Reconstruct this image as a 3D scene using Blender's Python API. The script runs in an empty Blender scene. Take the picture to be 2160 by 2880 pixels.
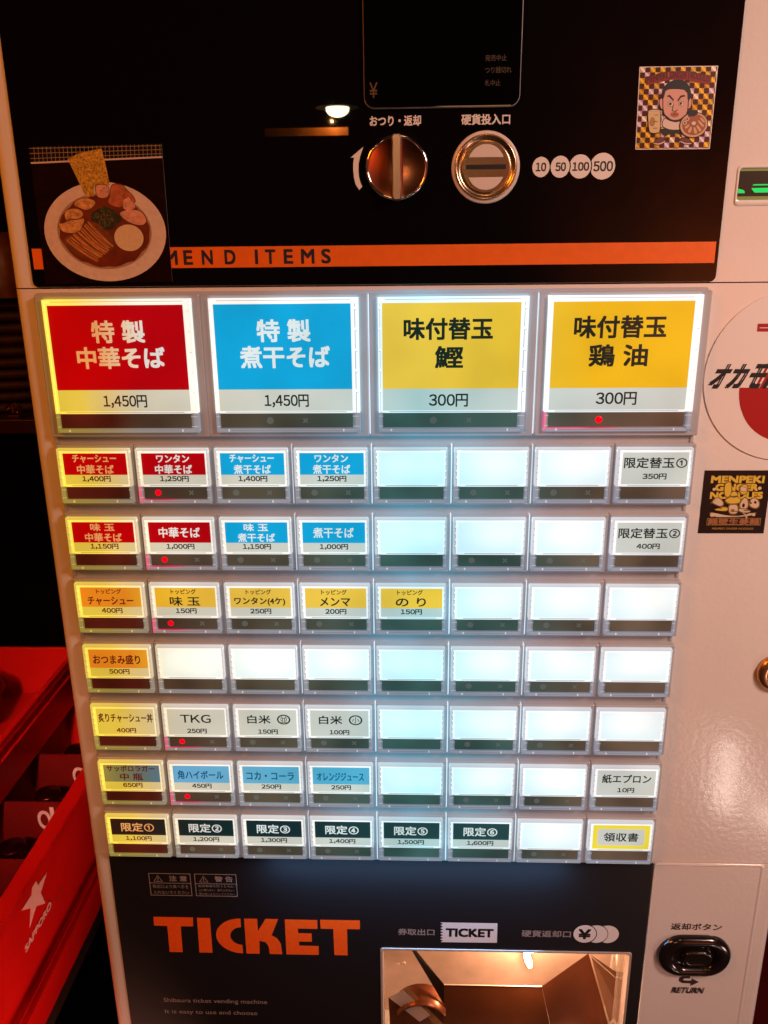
import bpy, math, random
from mathutils import Matrix, Vector
random.seed(7)
S = bpy.context.scene
COL = S.collection

# ------------------------------------------------------------------ camera
cam = bpy.data.cameras.new('camera'); camo = bpy.data.objects.new('camera', cam); COL.objects.link(camo)
cam.sensor_fit = 'VERTICAL'; cam.sensor_height = 36.0; cam.lens = 36.0*2343.78/2880.0
cam.clip_start = 0.01; cam.clip_end = 60
RM = Matrix(((0.9994065, -0.0006136, 0.0344417), (0.0329976, 0.3040424, -0.9520869), (-0.0098876, 0.9526583, 0.3038822)))
camo.matrix_world = Matrix.Translation((0.202098, -0.452937, 1.15+0.107729)) @ RM.to_4x4()
S.camera = camo

# ------------------------------------------------------------------ exposure, world, lamps
S.view_settings.view_transform = 'Standard'; S.view_settings.look = 'None'
S.view_settings.exposure = 0.0; S.view_settings.gamma = 1.0
S.cycles.max_bounces = 8; S.cycles.transparent_max_bounces = 12
S.cycles.sample_clamp_indirect = 3.0
w = bpy.data.worlds.new('World'); S.world = w; w.use_nodes = True
w.node_tree.nodes['Background'].inputs[0].default_value = (1.0, 0.55, 0.32, 1)
w.node_tree.nodes['Background'].inputs[1].default_value = 0.012

def area(name, loc, target, size, color, power, shape='DISK', spread=math.pi):
    l = bpy.data.lights.new(name, 'AREA'); l.shape = shape; l.size = size; l.color = color; l.energy = power; l.spread = spread
    o = bpy.data.objects.new(name, l); COL.objects.link(o)
    p = Vector((loc[0]/1000, -loc[2]/1000, loc[1]/1000+1.15)); t = Vector((target[0]/1000, -target[2]/1000, target[1]/1000+1.15))
    o.location = p; o.rotation_euler = (t-p).to_track_quat('-Z', 'Y').to_euler()
    return o
def strip(name, loc, tgt, sx, sy, col, e):
    o = area(name, loc, tgt, sx, col, e, 'RECTANGLE'); o.data.size_y = sy
area('added_right_light', (900, 460, 600), (540, 60, 0), 0.26, (1.0, 0.64, 0.53), 1.70, spread=math.radians(72))  # added warm pink light for the right side, no fixture
area('added_front_light', (330, 900, 900), (240, 0, 0), 0.20, (1.0, 0.44, 0.16), 1.0)  # added light from above the front, no fixture
area('added_left_light', (-540, 600, 560), (-80, 40, 0), 0.26, (1.0, 0.24, 0.01), 1.15, spread=math.radians(80))  # added orange light that warms the left side, no fixture
area('added_low_left_light', (-20, -800, 300), (-165, -415, -190), 0.12, (1.0, 0.35, 0.24), 0.42, spread=math.radians(40))  # added low light that brightens the lower crate
area('added_crate_light', (-60, 300, 700), (-185, -380, -260), 0.10, (1.0, 0.42, 0.30), 0.16, spread=math.radians(20))  # added narrow beam that brightens the upper crate
area('added_low_right_light', (960, -560, 460), (440, -330, 0), 0.2, (1.0, 0.60, 0.55), 0.25, spread=math.radians(80))  # added light filling the cabinet's lower right, no fixture
strip('added_gloss_light_near', (800, -860, 912), (400, -220, 0), 0.035, 0.13, (1.0, 0.80, 0.70), 0.22)  # added light mirrored as a gloss patch on the lower right cabinet
strip('added_gloss_light_far', (900, -935, 880), (400, -220, 0), 0.09, 0.035, (1.0, 0.78, 0.66), 0.12)  # second added light for the same cabinet gloss
area('added_rear_wall_light', (1300, -350, 1950), (1450, -30, 2600), 0.4, (1.0, 0.32, 0.08), 42.0, spread=math.radians(110))  # unseen light added so the wall mirrors brown in the black panel
# added strip lamp standing in for LED glow spilling onto the lower black panel
strip('added_led_spill_light', (205, -284.5, 7), (205, -330, -10), 0.20, 0.006, (0.22, 0.55, 1.0), 0.15)

# ------------------------------------------------------------------ colour and materials
def lin(v): return v/12.92 if v <= 0.04045 else ((v+0.055)/1.055)**2.4
def c(r, g, b): return (lin(r/255), lin(g/255), lin(b/255))
MATS = {}
class N:
    def __init__(s, name):
        m = bpy.data.materials.new(name); m.use_nodes = True; s.m = m; s.t = m.node_tree; s.b = s.t.nodes['Principled BSDF']
    def n(s, kind, **kw):
        x = s.t.nodes.new(kind)
        for k, v in kw.items():
            if k[0] == '_': x.inputs[int(k[1:])].default_value = v
            elif k.startswith('i_'): x.inputs[k[2:].replace('_', ' ')].default_value = v
            else: setattr(x, k, v)
        return x
    def l(s, a, b): s.t.links.new(a, b)
def mat(name, col, rough=0.5, metal=0.0, bump=0.0, bscale=400.0, var=0.0, vscale=60.0, coat=0.0, emit=None, es=0.0, spec=0.5, trans=0.0, sss=0.0, rvar=0.0):
    if name in MATS: return MATS[name]
    k = N(name); b = k.b
    b.inputs['Base Color'].default_value = (*col, 1); b.inputs['Roughness'].default_value = rough; b.inputs['Metallic'].default_value = metal
    b.inputs['Specular IOR Level'].default_value = spec
    if coat: b.inputs['Coat Weight'].default_value = coat; b.inputs['Coat Roughness'].default_value = 0.08
    if trans: b.inputs['Transmission Weight'].default_value = trans
    if sss:
        b.inputs['Subsurface Weight'].default_value = sss; b.inputs['Subsurface Scale'].default_value = 0.004
    if emit: b.inputs['Emission Color'].default_value = (*emit, 1); b.inputs['Emission Strength'].default_value = es
    geo = k.n('ShaderNodeNewGeometry')
    if bump:
        nz = k.n('ShaderNodeTexNoise', i_Scale=bscale, i_Detail=3.0); k.l(geo.outputs['Position'], nz.inputs['Vector'])
        bp = k.n('ShaderNodeBump', i_Strength=bump, i_Distance=0.0006); k.l(nz.outputs['Fac'], bp.inputs['Height']); k.l(bp.outputs['Normal'], b.inputs['Normal'])
    if var:
        nz = k.n('ShaderNodeTexNoise', i_Scale=vscale, i_Detail=5.0); k.l(geo.outputs['Position'], nz.inputs['Vector'])
        mp = k.n('ShaderNodeMapRange', _1=0.3, _2=0.7, _3=1-var, _4=1+var*0.6); k.l(nz.outputs['Fac'], mp.inputs[0])
        mx = k.n('ShaderNodeVectorMath', operation='SCALE'); mx.inputs[0].default_value = col; k.l(mp.outputs[0], mx.inputs['Scale']); k.l(mx.outputs[0], b.inputs['Base Color'])
    if rvar:
        nz = k.n('ShaderNodeTexNoise', i_Scale=18.0, i_Detail=6.0); k.l(geo.outputs['Position'], nz.inputs['Vector'])
        mp = k.n('ShaderNodeMapRange', _1=0.35, _2=0.7, _3=max(0, rough-rvar), _4=rough+rvar); k.l(nz.outputs['Fac'], mp.inputs[0]); k.l(mp.outputs[0], b.inputs['Roughness'])
    MATS[name] = k.m; return k.m

# colour of the LED backlight board along the machine (position x in metres): yellow at the left end, cool in the middle
BOARD = [(0.000, (1.19, 0.82, 0.08)), (0.018, (1.18, 0.78, 0.10)), (0.034, (1.12, 0.80, 0.34)), (0.052, (1.03, 0.90, 0.72)), (0.075, (1.02, 0.93, 0.82)), (0.110, (0.98, 0.97, 0.92)),
         (0.160, (0.90, 1.00, 1.02)), (0.205, (0.60, 0.95, 1.06)), (0.245, (0.80, 0.98, 1.04)), (0.290, (0.93, 0.99, 1.02)), (0.322, (0.93, 0.94, 0.95)), (0.360, (0.93, 0.90, 0.88))]
def lit(name, ink, strength=1.0, base=0.10, rough=0.6, leds=None, patch=0.10, hot=False):
    """print or diffuser lit from behind by the LED board: ink colour x board colour, faint hot spots"""
    if name in MATS: return MATS[name]
    k = N(name); b = k.b
    geo = k.n('ShaderNodeNewGeometry'); sep = k.n('ShaderNodeSeparateXYZ'); k.l(geo.outputs['Position'], sep.inputs[0])
    mr = k.n('ShaderNodeMapRange', _1=0.0, _2=0.36, _3=0.0, _4=1.0); k.l(sep.outputs['X'], mr.inputs[0])
    rp = k.n('ShaderNodeValToRGB'); k.l(mr.outputs[0], rp.inputs[0]); el = rp.color_ramp.elements
    pts = leds or BOARD
    for i, (x, col) in enumerate(pts):
        e = el[i] if i < 2 else el.new(min(1, x/0.36))
        e.position = min(1, x/0.36); e.color = (*[v/1.2 for v in col], 1)
    nz = k.n('ShaderNodeTexNoise', i_Scale=28.0, i_Detail=1.0); k.l(geo.outputs['Position'], nz.inputs['Vector'])
    mp = k.n('ShaderNodeMapRange', _1=0.3, _2=0.7, _3=1-patch, _4=1+patch); k.l(nz.outputs['Fac'], mp.inputs[0])
    mu = k.n('ShaderNodeVectorMath', operation='MULTIPLY'); k.l(rp.outputs[0], mu.inputs[0]); mu.inputs[1].default_value = [v*1.2 for v in ink]
    sc = k.n('ShaderNodeVectorMath', operation='SCALE'); k.l(mu.outputs[0], sc.inputs[0]); k.l(mp.outputs[0], sc.inputs['Scale'])
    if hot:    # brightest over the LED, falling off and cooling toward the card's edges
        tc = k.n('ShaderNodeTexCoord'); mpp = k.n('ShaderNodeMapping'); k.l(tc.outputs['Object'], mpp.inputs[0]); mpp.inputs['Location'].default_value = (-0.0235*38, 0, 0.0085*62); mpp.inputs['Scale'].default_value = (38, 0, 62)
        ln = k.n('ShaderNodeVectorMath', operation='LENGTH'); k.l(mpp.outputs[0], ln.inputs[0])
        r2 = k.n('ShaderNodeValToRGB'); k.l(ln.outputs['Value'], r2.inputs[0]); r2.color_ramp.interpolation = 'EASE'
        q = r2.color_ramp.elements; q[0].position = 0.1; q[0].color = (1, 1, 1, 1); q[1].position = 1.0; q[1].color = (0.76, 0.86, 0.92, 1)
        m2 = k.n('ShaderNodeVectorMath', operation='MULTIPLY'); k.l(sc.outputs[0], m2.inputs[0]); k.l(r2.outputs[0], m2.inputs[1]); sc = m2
    k.l(sc.outputs[0], b.inputs['Emission Color']); b.inputs['Emission Strength'].default_value = strength
    b.inputs['Base Color'].default_value = (*[base*v for v in ink], 1); b.inputs['Roughness'].default_value = rough
    MATS[name] = k.m; return k.m

WHITE = mat('white_painted_steel', (0.70, 0.66, 0.62), 0.15, bump=0.20, bscale=330, var=0.03, vscale=8, coat=0.35, rvar=0.04)
HOUS = lit('milky_housing_painted_glow', (1.0, 1.0, 1.0), 1.0, 0.34, 0.28, leds=[(0, (.03, .012, .0)), (.04, (.06, .03, .012)), (.09, (.055, .05, .055)), (.13, (.05, .075, .10)), (.17, (.045, .14, .21)), (.20, (.04, .20, .30)), (.24, (.05, .16, .23)), (.28, (.07, .075, .10)), (.32, (.09, .06, .06)), (.36, (.06, .04, .035))], patch=0.25)   # LED glow painted as faint emission, as if the plastic were lit from behind
BLACK = mat('black_panel_plastic', (0.0030, 0.0026, 0.0028), 0.012, spec=0.35)
LOWBLACK = mat('black_lower_panel_plastic', (0.013, 0.011, 0.012), 0.38, bump=0.05, bscale=3500, spec=0.45)
SCREEN = mat('black_screen_acrylic', (0.0012, 0.0012, 0.0012), 0.04, spec=0.3)
SCREENEDGE = mat('screen_edge_acrylic', (0.30, 0.28, 0.26), 0.12, coat=1.0)
ORANGE = mat('orange_print', c(225, 100, 6), 0.45, var=0.06, vscale=200)
REDPRINT = mat('red_orange_print', c(255, 98, 22), 0.45, var=0.08, vscale=300)
NAVYP = mat('navy_print', c(16, 22, 38), 0.5)
WPRINT = mat('white_print', (0.72, 0.68, 0.64), 0.5)
FAINT = mat('faint_print', (0.055, 0.035, 0.028), 0.5)
GREYP = mat('grey_print', (0.30, 0.25, 0.22), 0.5)
DARKP = mat('dark_brown_print', (0.030, 0.014, 0.012), 0.5)
BLACKP = mat('black_print', (0.004, 0.004, 0.004), 0.5)
CHROME = mat('chromed_metal', (0.80, 0.72, 0.66), 0.08, 1.0, bump=0.02, bscale=600)
KNOBFACE = mat('brushed_knob_metal', (0.52, 0.20, 0.11), 0.22, 1.0, bump=0.05, bscale=500, var=0.25, vscale=60)
BRASS = mat('satin_nickel', (0.74, 0.54, 0.36), 0.24, 1.0, bump=0.02, bscale=900)
IVORY = mat('ivory_plastic', (0.66, 0.58, 0.53), 0.25)
HOLE = mat('dark_hole', (0.002, 0.002, 0.002), 0.6)

# ------------------------------------------------------------------ mesh builder (panel millimetres: x right, y up, z toward the viewer)
class MB:
    def __init__(s, ox=0.0, oy=0.0, oz=0.0): s.v = []; s.f = []; s.mi = []; s.mats = []; s.o = (ox, oy, oz); s.sm = []
    def mid(s, m):
        if m not in s.mats: s.mats.append(m)
        return s.mats.index(m)
    def add(s, vs, fs, m, smooth=False):
        n = len(s.v); s.v += [tuple(p) for p in vs]; i = s.mid(m)
        for f in fs: s.f.append([a+n for a in f]); s.mi.append(i); s.sm.append(smooth)
    def quad(s, x0, y0, x1, y1, z, m): s.add([(x0, y0, z), (x1, y0, z), (x1, y1, z), (x0, y1, z)], [(0, 1, 2, 3)], m)
    def poly(s, pts, z, m): s.add([(x, y, z) for x, y in pts], [list(range(len(pts)))], m)
    def poly3(s, pts, m): s.add(pts, [list(range(len(pts)))], m)
    def box(s, x0, y0, z0, x1, y1, z1, m, bev=0.0):
        x0, x1 = sorted((x0, x1)); y0, y1 = sorted((y0, y1)); z0, z1 = sorted((z0, z1))
        if bev:
            s.loft([rr(x0, x1, y0, y1, bev, 2, z0), rr(x0, x1, y0, y1, bev, 2, z1-bev), rr(x0+bev*.3, x1-bev*.3, y0+bev*.3, y1-bev*.3, bev, 2, z1-bev*.3), rr(x0+bev, x1-bev, y0+bev, y1-bev, bev, 2, z1)], m, cap1=True)
            return
        v = [(x0, y0, z0), (x1, y0, z0), (x1, y1, z0), (x0, y1, z0), (x0, y0, z1), (x1, y0, z1), (x1, y1, z1), (x0, y1, z1)]
        s.add(v, [(3, 2, 1, 0), (4, 5, 6, 7), (0, 1, 5, 4), (1, 2, 6, 5), (2, 3, 7, 6), (3, 0, 4, 7)], m)
    def loft(s, rings, m, cap0=False, cap1=False, smooth=True, closed=True):
        n = len(rings[0]); vs = [p for r in rings for p in r]; fs = []
        for a in range(len(rings)-1):
            for i in range(n if closed else n-1):
                j = (i+1) % n; fs.append((a*n+i, a*n+j, (a+1)*n+j, (a+1)*n+i))
        s.add(vs, fs, m, smooth)
        if cap0: s.add(rings[0], [list(range(n))[::-1]], m)
        if cap1: s.add(rings[-1], [list(range(n))], m)
    def tube(s, path, r, m, n=8, cap=True):
        rings = []
        for i, p in enumerate(path):
            p = Vector(p); a = Vector(path[max(0, i-1)]); b = Vector(path[min(len(path)-1, i+1)]); d = (b-a).normalized()
            u = d.cross(Vector((0.13, 0.27, 0.95))); u = (d.cross(Vector((1, 0, 0))) if u.length < 1e-3 else u).normalized(); w_ = d.cross(u)
            rad = r[i] if isinstance(r, (list, tuple)) else r
            rings.append([tuple(p+u*rad*math.cos(t*2*math.pi/n)+w_*rad*math.sin(t*2*math.pi/n)) for t in range(n)])
        s.loft(rings, m, cap, cap)
    def text(s, body, cx, cy, wd, ht, z, m, bold=0.0, rot=0.0, shear=0.0):
        vs, fs = glyphs(body)
        x0 = min(v[0] for v in vs); x1 = max(v[0] for v in vs); y0 = min(v[1] for v in vs); y1 = max(v[1] for v in vs)
        sx = wd/(x1-x0) if wd else ht/(y1-y0); sy = ht/(y1-y0) if ht else sx
        offs = [(0, 0)] if not bold else [(-bold, -bold), (bold, -bold), (bold, bold), (-bold, bold)]
        cr, sr = math.cos(rot), math.sin(rot)
        for q, (ox, oy) in enumerate(offs):
            out = []
            for x, y in vs:
                a = (x-(x0+x1)/2)*sx+ox; b = (y-(y0+y1)/2)*sy+oy; a += shear*b
                out.append((cx+a*cr-b*sr, cy+a*sr+b*cr, z+q*0.012))
            s.add(out, fs, m)
    def build(s, name, parent=None, kind=None, label=None, cat=None, group=None, recalc=False):
        me = bpy.data.meshes.new(name); ox, oy, oz = s.o
        me.from_pydata([((x-ox)/1000, -(z-oz)/1000, (y-oy)/1000) for x, y, z in s.v], [], s.f)
        for m in s.mats: me.materials.append(m)
        me.polygons.foreach_set('material_index', s.mi); me.polygons.foreach_set('use_smooth', s.sm); me.update()
        return link(me, name, s.o, parent, kind, label, cat, group)
def wpos(o): return Vector((o[0]/1000, -o[2]/1000, o[1]/1000+1.15))
POS = {}
def link(me, name, o, parent=None, kind=None, label=None, cat=None, group=None):
    ob = bpy.data.objects.new(name, me); COL.objects.link(ob); wp = wpos(o); POS[ob.name] = wp
    if parent: ob.parent = parent; ob.location = wp-POS[parent.name]
    else: ob.location = wp
    if kind: ob['kind'] = kind
    if label: ob['label'] = label
    if cat: ob['category'] = cat
    if group: ob['group'] = group
    return ob
def thing(name, label, cat, o, group=None): return link(None, name, o, None, None, label, cat, group)
GC = {}
def packed(body):
    """digits and signs from the CJK face, set tight by their own widths"""
    key = '#'+body
    if key in GC: return GC[key]
    vs, fs, x = [], [], 0.0
    for ch in body:
        if ch == ' ': x += 0.3; continue
        f = chr(ord(ch)+0xFEE0) if '!' < ch <= '~' else ch
        v, q = glyphs(f, True); x0 = min(p[0] for p in v); x1 = max(p[0] for p in v); n = len(vs)
        if ch == '1': x += 0.04
        vs += [(p[0]-x0+x, p[1]) for p in v]; fs += [[a+n for a in g] for g in q]; x += x1-x0+0.085+(0.03 if ch == '1' else 0)
    GC[key] = (vs, fs); return GC[key]
def glyphs(body, raw=False):
    if not raw and (body[0].isdigit() or body.startswith('TKG')): return packed(body)
    if body not in GC:
        cu = bpy.data.curves.new('g', 'FONT'); cu.body = body; cu.size = 1; cu.resolution_u = 4
        ob = bpy.data.objects.new('g', cu); me = bpy.data.meshes.new_from_object(ob)
        GC[body] = ([(v.co.x, v.co.y) for v in me.vertices], [list(p.vertices) for p in me.polygons])
        bpy.data.objects.remove(ob); bpy.data.curves.remove(cu); bpy.data.meshes.remove(me)
    return GC[body]
def rr(x0, x1, y0, y1, r, n, z):
    """rounded rectangle outline, counter-clockwise"""
    r = max(0.001, min(r, (x1-x0)/2-1e-4, (y1-y0)/2-1e-4)); out = []
    for cx, cy, a0 in ((x1-r, y1-r, 0), (x0+r, y1-r, 90), (x0+r, y0+r, 180), (x1-r, y0+r, 270)):
        for i in range(n+1):
            a = math.radians(a0+90*i/n); out.append((cx+r*math.cos(a), cy+r*math.sin(a), z))
    return out
def ell(cx, cy, rx, ry, z, n=48): return [(cx+rx*math.cos(2*math.pi*i/n), cy+ry*math.sin(2*math.pi*i/n), z) for i in range(n)]
def el2(p, n=40):
    """ellipse through left, right, top and bottom points"""
    (x0, _), (x1, _), (_, yt), (_, yb) = p
    return [((x0+x1)/2+(x1-x0)/2*math.cos(2*math.pi*i/n), (yt+yb)/2+(yt-yb)/2*math.sin(2*math.pi*i/n)) for i in range(n)]
def grow(pts, d):
    cx = sum(p[0] for p in pts)/len(pts); cy = sum(p[1] for p in pts)/len(pts); out = []
    for x, y in pts:
        r = math.hypot(x-cx, y-cy) or 1; out.append((x+(x-cx)/r*d, y+(y-cy)/r*d))
    return out
def smooth(pts, it=1):
    for _ in range(it):
        o = []
        for i, p in enumerate(pts):
            q = pts[(i+1) % len(pts)]; o += [(p[0]*.75+q[0]*.25, p[1]*.75+q[1]*.25), (p[0]*.25+q[0]*.75, p[1]*.25+q[1]*.75)]
        pts = o
    return pts

# ------------------------------------------------------------------ the room (dark, behind and around)
FLOORM = mat('dark_tiled_floor', (0.020, 0.012, 0.010), 0.45, bump=0.2, bscale=60, var=0.4, vscale=12)
WALLM = mat('dark_wall_paint', (0.020, 0.008, 0.005), 0.7, bump=0.15, bscale=80, var=0.3, vscale=6)
REARM = mat('brown_timber_wall', (0.10, 0.030, 0.014), 0.6, bump=0.2, bscale=40, var=0.5, vscale=4)
def panelbox(name, a, b, m, kind='structure'):
    q = MB(*a); q.box(*a, *b, m); q.build(name, kind=kind)
panelbox('floor', (-1800, -1180, -1300), (2400, -1150, 2600), FLOORM)
panelbox('back_wall', (-1800, -1150, -1330), (2400, 1350, -1300), WALLM)
panelbox('rear_wall', (-1800, -1150, 2600), (2400, 1350, 2630), REARM)
panelbox('left_wall', (-1830, -1150, -1300), (-1800, 1350, 2600), REARM)
panelbox('right_wall', (2400, -1150, -1300), (2430, 1350, 2600), REARM)
panelbox('ceiling', (-1800, 1350, -1300), (2400, 1380, 2600), WALLM)

# ------------------------------------------------------------------ ticket machine
TM = thing('ticket_machine', 'white ramen ticket vending machine with black panels and rows of glowing menu buttons', 'vending machine', (215, -1150, -150))
ZF = -8.0          # cabinet front
def section(x0, x1, zf, zb, rl, rrr):
    out = []
    if rl:
        for i in range(9):
            a = math.radians(180-90*i/8); out.append((x0+rl+rl*math.cos(a), zf-rl+rl*math.sin(a)))
    else: out.append((x0, zf))
    if rrr:
        for i in range(9):
            a = math.radians(90-90*i/8); out.append((x1-rrr+rrr*math.cos(a), zf-rrr+rrr*math.sin(a)))
    else: out.append((x1, zf))
    return [(x0, zb)] + out + [(x1, zb)]
def extr(mb, sec, y0, y1, m, caps=True):
    n = len(sec); vs = [(x, y0, z) for x, z in sec]+[(x, y1, z) for x, z in sec]
    mb.add(vs, [(i, i+1, n+i+1, n+i) for i in range(n-1)]+[(n-1, 0, n, 2*n-1)], m, True)
    if caps: mb.add(vs[:n], [list(range(n))[::-1]], m); mb.add(vs[n:], [list(range(n))], m)
mb = MB(215, -1150, -150)
extr(mb, section(-15.5, 445.2, ZF, -300, 7, 5), 88.0, 470, WHITE)
extr(mb, section(-15.5, 445.2, ZF, -300, 7, 5), -282.4, 87.4, WHITE)
extr(mb, section(-15.5, 445.2, ZF, -300, 7, 5), -350, -282.9, WHITE)
extr(mb, section(-15.5, 178.5, ZF, -300, 7, 0), -480, -350, WHITE, False)
extr(mb, section(354.5, 445.2, ZF, -300, 0, 5), -480, -350, WHITE, False)
extr(mb, section(-15.5, 445.2, ZF, -300, 7, 5), -1120, -480, WHITE)
mb.box(-5, -1150, -290, 435, -1120, -30, mat('black_plinth_paint', (0.01, 0.01, 0.01), 0.5))
cab = mb.build('cabinet', TM)
for p in cab.data.polygons:
    if len(p.vertices) > 4: p.use_smooth = False
ws = cab.modifiers.new('wn', 'WEIGHTED_NORMAL'); ws.keep_sharp = True
# lower right door with its raised edge
mb = MB(215, -1150, -150)
mb.loft([rr(362, 434.4, -520, -282.6, 2.0, 3, ZF), rr(362, 434.0, -520, -283.0, 2.0, 3, ZF+1.1), rr(362.8, 432.6, -520, -284.2, 2.0, 3, ZF+1.2), rr(363.4, 431.8, -520, -285, 2, 3, ZF+0.7)], WHITE, cap1=True)
d = mb.build('service_door', TM)
# ---- upper black panel
UP = MB(-3, 88, ZF)
UP.loft([rr(-3.2, 361.2, 88.3, 440, 3.0, 5, ZF-0.2), rr(-3.2, 361.2, 88.3, 440, 3.0, 5, ZF+0.9), rr(-2.9, 360.9, 88.6, 439.7, 2.8, 5, ZF+1.2)], BLACK, cap1=True)
up = UP.build('upper_panel', TM)
ZP = ZF+1.2+0.06
mb = MB(0, 98, ZP); mb.quad(-1.2, 97.7, 359.4, 108.3, ZP, ORANGE); stripe = mb.build('orange_stripe', up)
mb = MB(100, 103, ZP)
for ch, x, wd in (('R', 14, 5), ('E', 26, 4), ('C', 37, 5), ('O', 48, 5.6), ('M', 60, 6.2), ('M', 73.5, 6.4), ('E', 82.6, 4.4), ('N', 92.9, 5.4), ('D', 105.1, 5.4), ('I', 119.2, 1.15), ('T', 126.6, 5.0), ('E', 136.2, 4.4), ('M', 146.5, 6.6), ('S', 156.2, 4.5)):
    mb.text(ch, x, 103.0, wd, 6.9, ZP+0.05, NAVYP, bold=0.26)
mb.build('stripe_lettering', up)
# ---- black display with rounded lower corners and a pale moulded edge
mb = MB(178, 173, ZP)
mb.loft([rr(177.6, 255.2, 173.2, 330, 5.2, 6, ZP-1), rr(177.6, 255.2, 173.2, 330, 5.2, 6, ZP+1.6), rr(178.0, 254.8, 173.6, 329.6, 4.9, 6, ZP+2.0)], SCREENEDGE)
mb.loft([rr(178.0, 254.8, 173.6, 329.6, 4.9, 6, ZP+2.0), rr(178.4, 254.4, 174.0, 329.2, 4.6, 6, ZP+1.9)], SCREEN, cap1=True)
disp = mb.build('display_window', up)
z = ZP+1.98
YENP = mat('yen_print', (0.11, 0.05, 0.02), 0.5)
for t_, x_, y_, wd_, ht_, mm in (('¥', 182.5, 181.6, 4.0, 6.9, YENP), ('発売中止', 242.7, 195.0, 10.4, 2.7, FAINT), ('つり銭切れ', 244.0, 189.7, 13.0, 2.8, FAINT), ('札中止', 241.4, 184.0, 7.6, 2.7, FAINT)):
    mb = MB(x_, y_, ZP); mb.text(t_, x_, y_, wd_, ht_, z, mm, 0.03); mb.build('display_lettering', up)
for t_, x_, wd_ in (('おつり・返却', 193.2, 25.6), ('硬貨投入口', 238.6, 24.2)):
    mb = MB(x_, 167.9, ZP); mb.text(t_, x_, 167.85, wd_, 4.7, ZP+0.03, WPRINT, 0.13); mb.build('caption', up)
mb = MB(173, 146, ZP)
mb.poly([(174.4, 135.5), (172.6, 138.2), (171.8, 141.6), (171.5, 145.4), (171.6, 148.4), (172.1, 151.0), (170.2, 150.9), (176.9, 156.0), (175.1, 151.3), (174.4, 148.4), (174.2, 145.4), (174.4, 142), (175, 139.4), (176.0, 137.1)], ZP+0.03, WPRINT)
mb.build('turn_arrow', up)
# ---- coin values
prev = None
for t, x, rx, ry in (('10', 267.2, 4.35, 4.8), ('50', 276.9, 4.8, 5.2), ('100', 287.0, 5.5, 5.7), ('500', 298.3, 6.3, 6.3)):
    mb = MB(x, 145.3, ZP); pts = [(x+rx*math.cos(2*math.pi*i/48), 145.3+ry*math.sin(2*math.pi*i/48)) for i in range(48)]
    if prev:
        px, prx, pry = prev; cut = []
        for a, b in pts:
            k = math.hypot((a-px)/(prx+.55), (b-145.3)/(pry+.55))
            if k < 1: a = px+(prx+.55)*math.sqrt(max(0, 1-((b-145.3)/(pry+.55))**2))
            cut.append((a, b))
        pts = cut
    mb.poly(pts, ZP+0.03, WPRINT); o_ = mb.build('coin_mark', up)
    mb = MB(x, 145.3, ZP); mb.text(t, x+(0.3 if prev else 0), 145.3, {2: 5.0, 3: 8.2}[len(t)] if t != '500' else 9.6, 3.9 if t != '500' else 4.6, ZP+0.06, BLACKP, 0.14)
    mb.build('coin_lettering', up); prev = (x, rx, ry)
# ---- coin return knob
GRIP = mat('polished_grip_metal', (0.62, 0.44, 0.36), 0.28, 0.9)
mb = MB(194, 146, ZP); cx, cy = 193.9, 145.7
mb.loft([ell(cx, cy, 15.9, 15.6, ZP), ell(cx, cy, 15.9, 15.6, ZP+2.5), ell(cx, cy, 15.5, 15.2, ZP+3.3), ell(cx, cy, 14.7, 14.4, ZP+3.4), ell(cx, cy, 14.4, 14.1, ZP+2.6)], CHROME)
knob = mb.build('return_knob', TM)
mb = MB(194, 146, ZP)
mb.loft([ell(cx, cy, 14.4, 14.1, ZP+2.6), ell(cx, cy, 12.5, 12.2, ZP+2.1), ell(cx, cy, 6, 6, ZP+1.2), ell(cx, cy, 0.2, 0.2, ZP+0.9)], KNOBFACE, cap1=True); mb.build('knob_face', knob)
mb = MB(194, 146, ZP)
mb.loft([rr(191.4, 196.4, 129.8, 161.2, 1.6, 4, ZP), rr(191.5, 196.3, 129.9, 161.1, 1.6, 4, ZP+7.5), rr(192.1, 195.7, 130.5, 160.5, 1.4, 4, ZP+8.6)], GRIP, cap1=True)
for xx in (192.6, 193.5, 194.4, 195.2): mb.box(xx, 132, ZP+8.6, xx+0.42, 159, ZP+9.0, GRIP)
mb.build('knob_grip', knob)
# ---- coin slot
mb = MB(239, 145.4, ZP); cx, cy = 239.1, 145.4; R = lambda r, z: ell(cx, cy, r, r, z, 64)
mb.loft([R(17.4, ZP), R(17.3, ZP+0.7), R(16.6, ZP+1.1), R(15.8, ZP+1.1)], IVORY)
slot = mb.build('coin_slot', TM)
mb = MB(239, 145.4, ZP)
mb.loft([R(15.8, ZP+1.1), R(15.6, ZP+1.8), R(15.0, ZP+2.1), R(14.4, ZP+1.6), R(13.6, ZP+0.8), R(12.8, ZP+0.5), R(12.3, ZP+0.75), R(11.9, ZP+1.3)], BRASS, cap1=True); mb.build('metal_dish', slot)
for s_ in (1, -1):
    mb = MB(239, 145.4, ZP); pts = []
    y0 = 149.5 if s_ > 0 else 141.6
    for i in range(17):
        a = math.radians(22+136*i/16); pts.append((cx+9.5*math.cos(a), cy+s_*(1.0+9.9*math.sin(a))))
    pts = [(a, (max(b, y0) if s_ > 0 else min(b, y0))) for a, b in pts]
    if s_ < 0: pts = pts[::-1]
    mb.loft([[(a, b, ZP+1.2) for a, b in pts], [(a, b, ZP+1.7) for a, b in pts], [(a, b, ZP+1.85) for a, b in grow(pts, -0.3)]], IVORY, cap1=True)
    mb.build('coin_guide', slot)
mb = MB(239, 145.4, ZP); mb.box(229.0, 144.5, ZP+1.2, 249.2, 146.7, ZP+1.42, HOLE); mb.build('slot_opening', slot)

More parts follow.
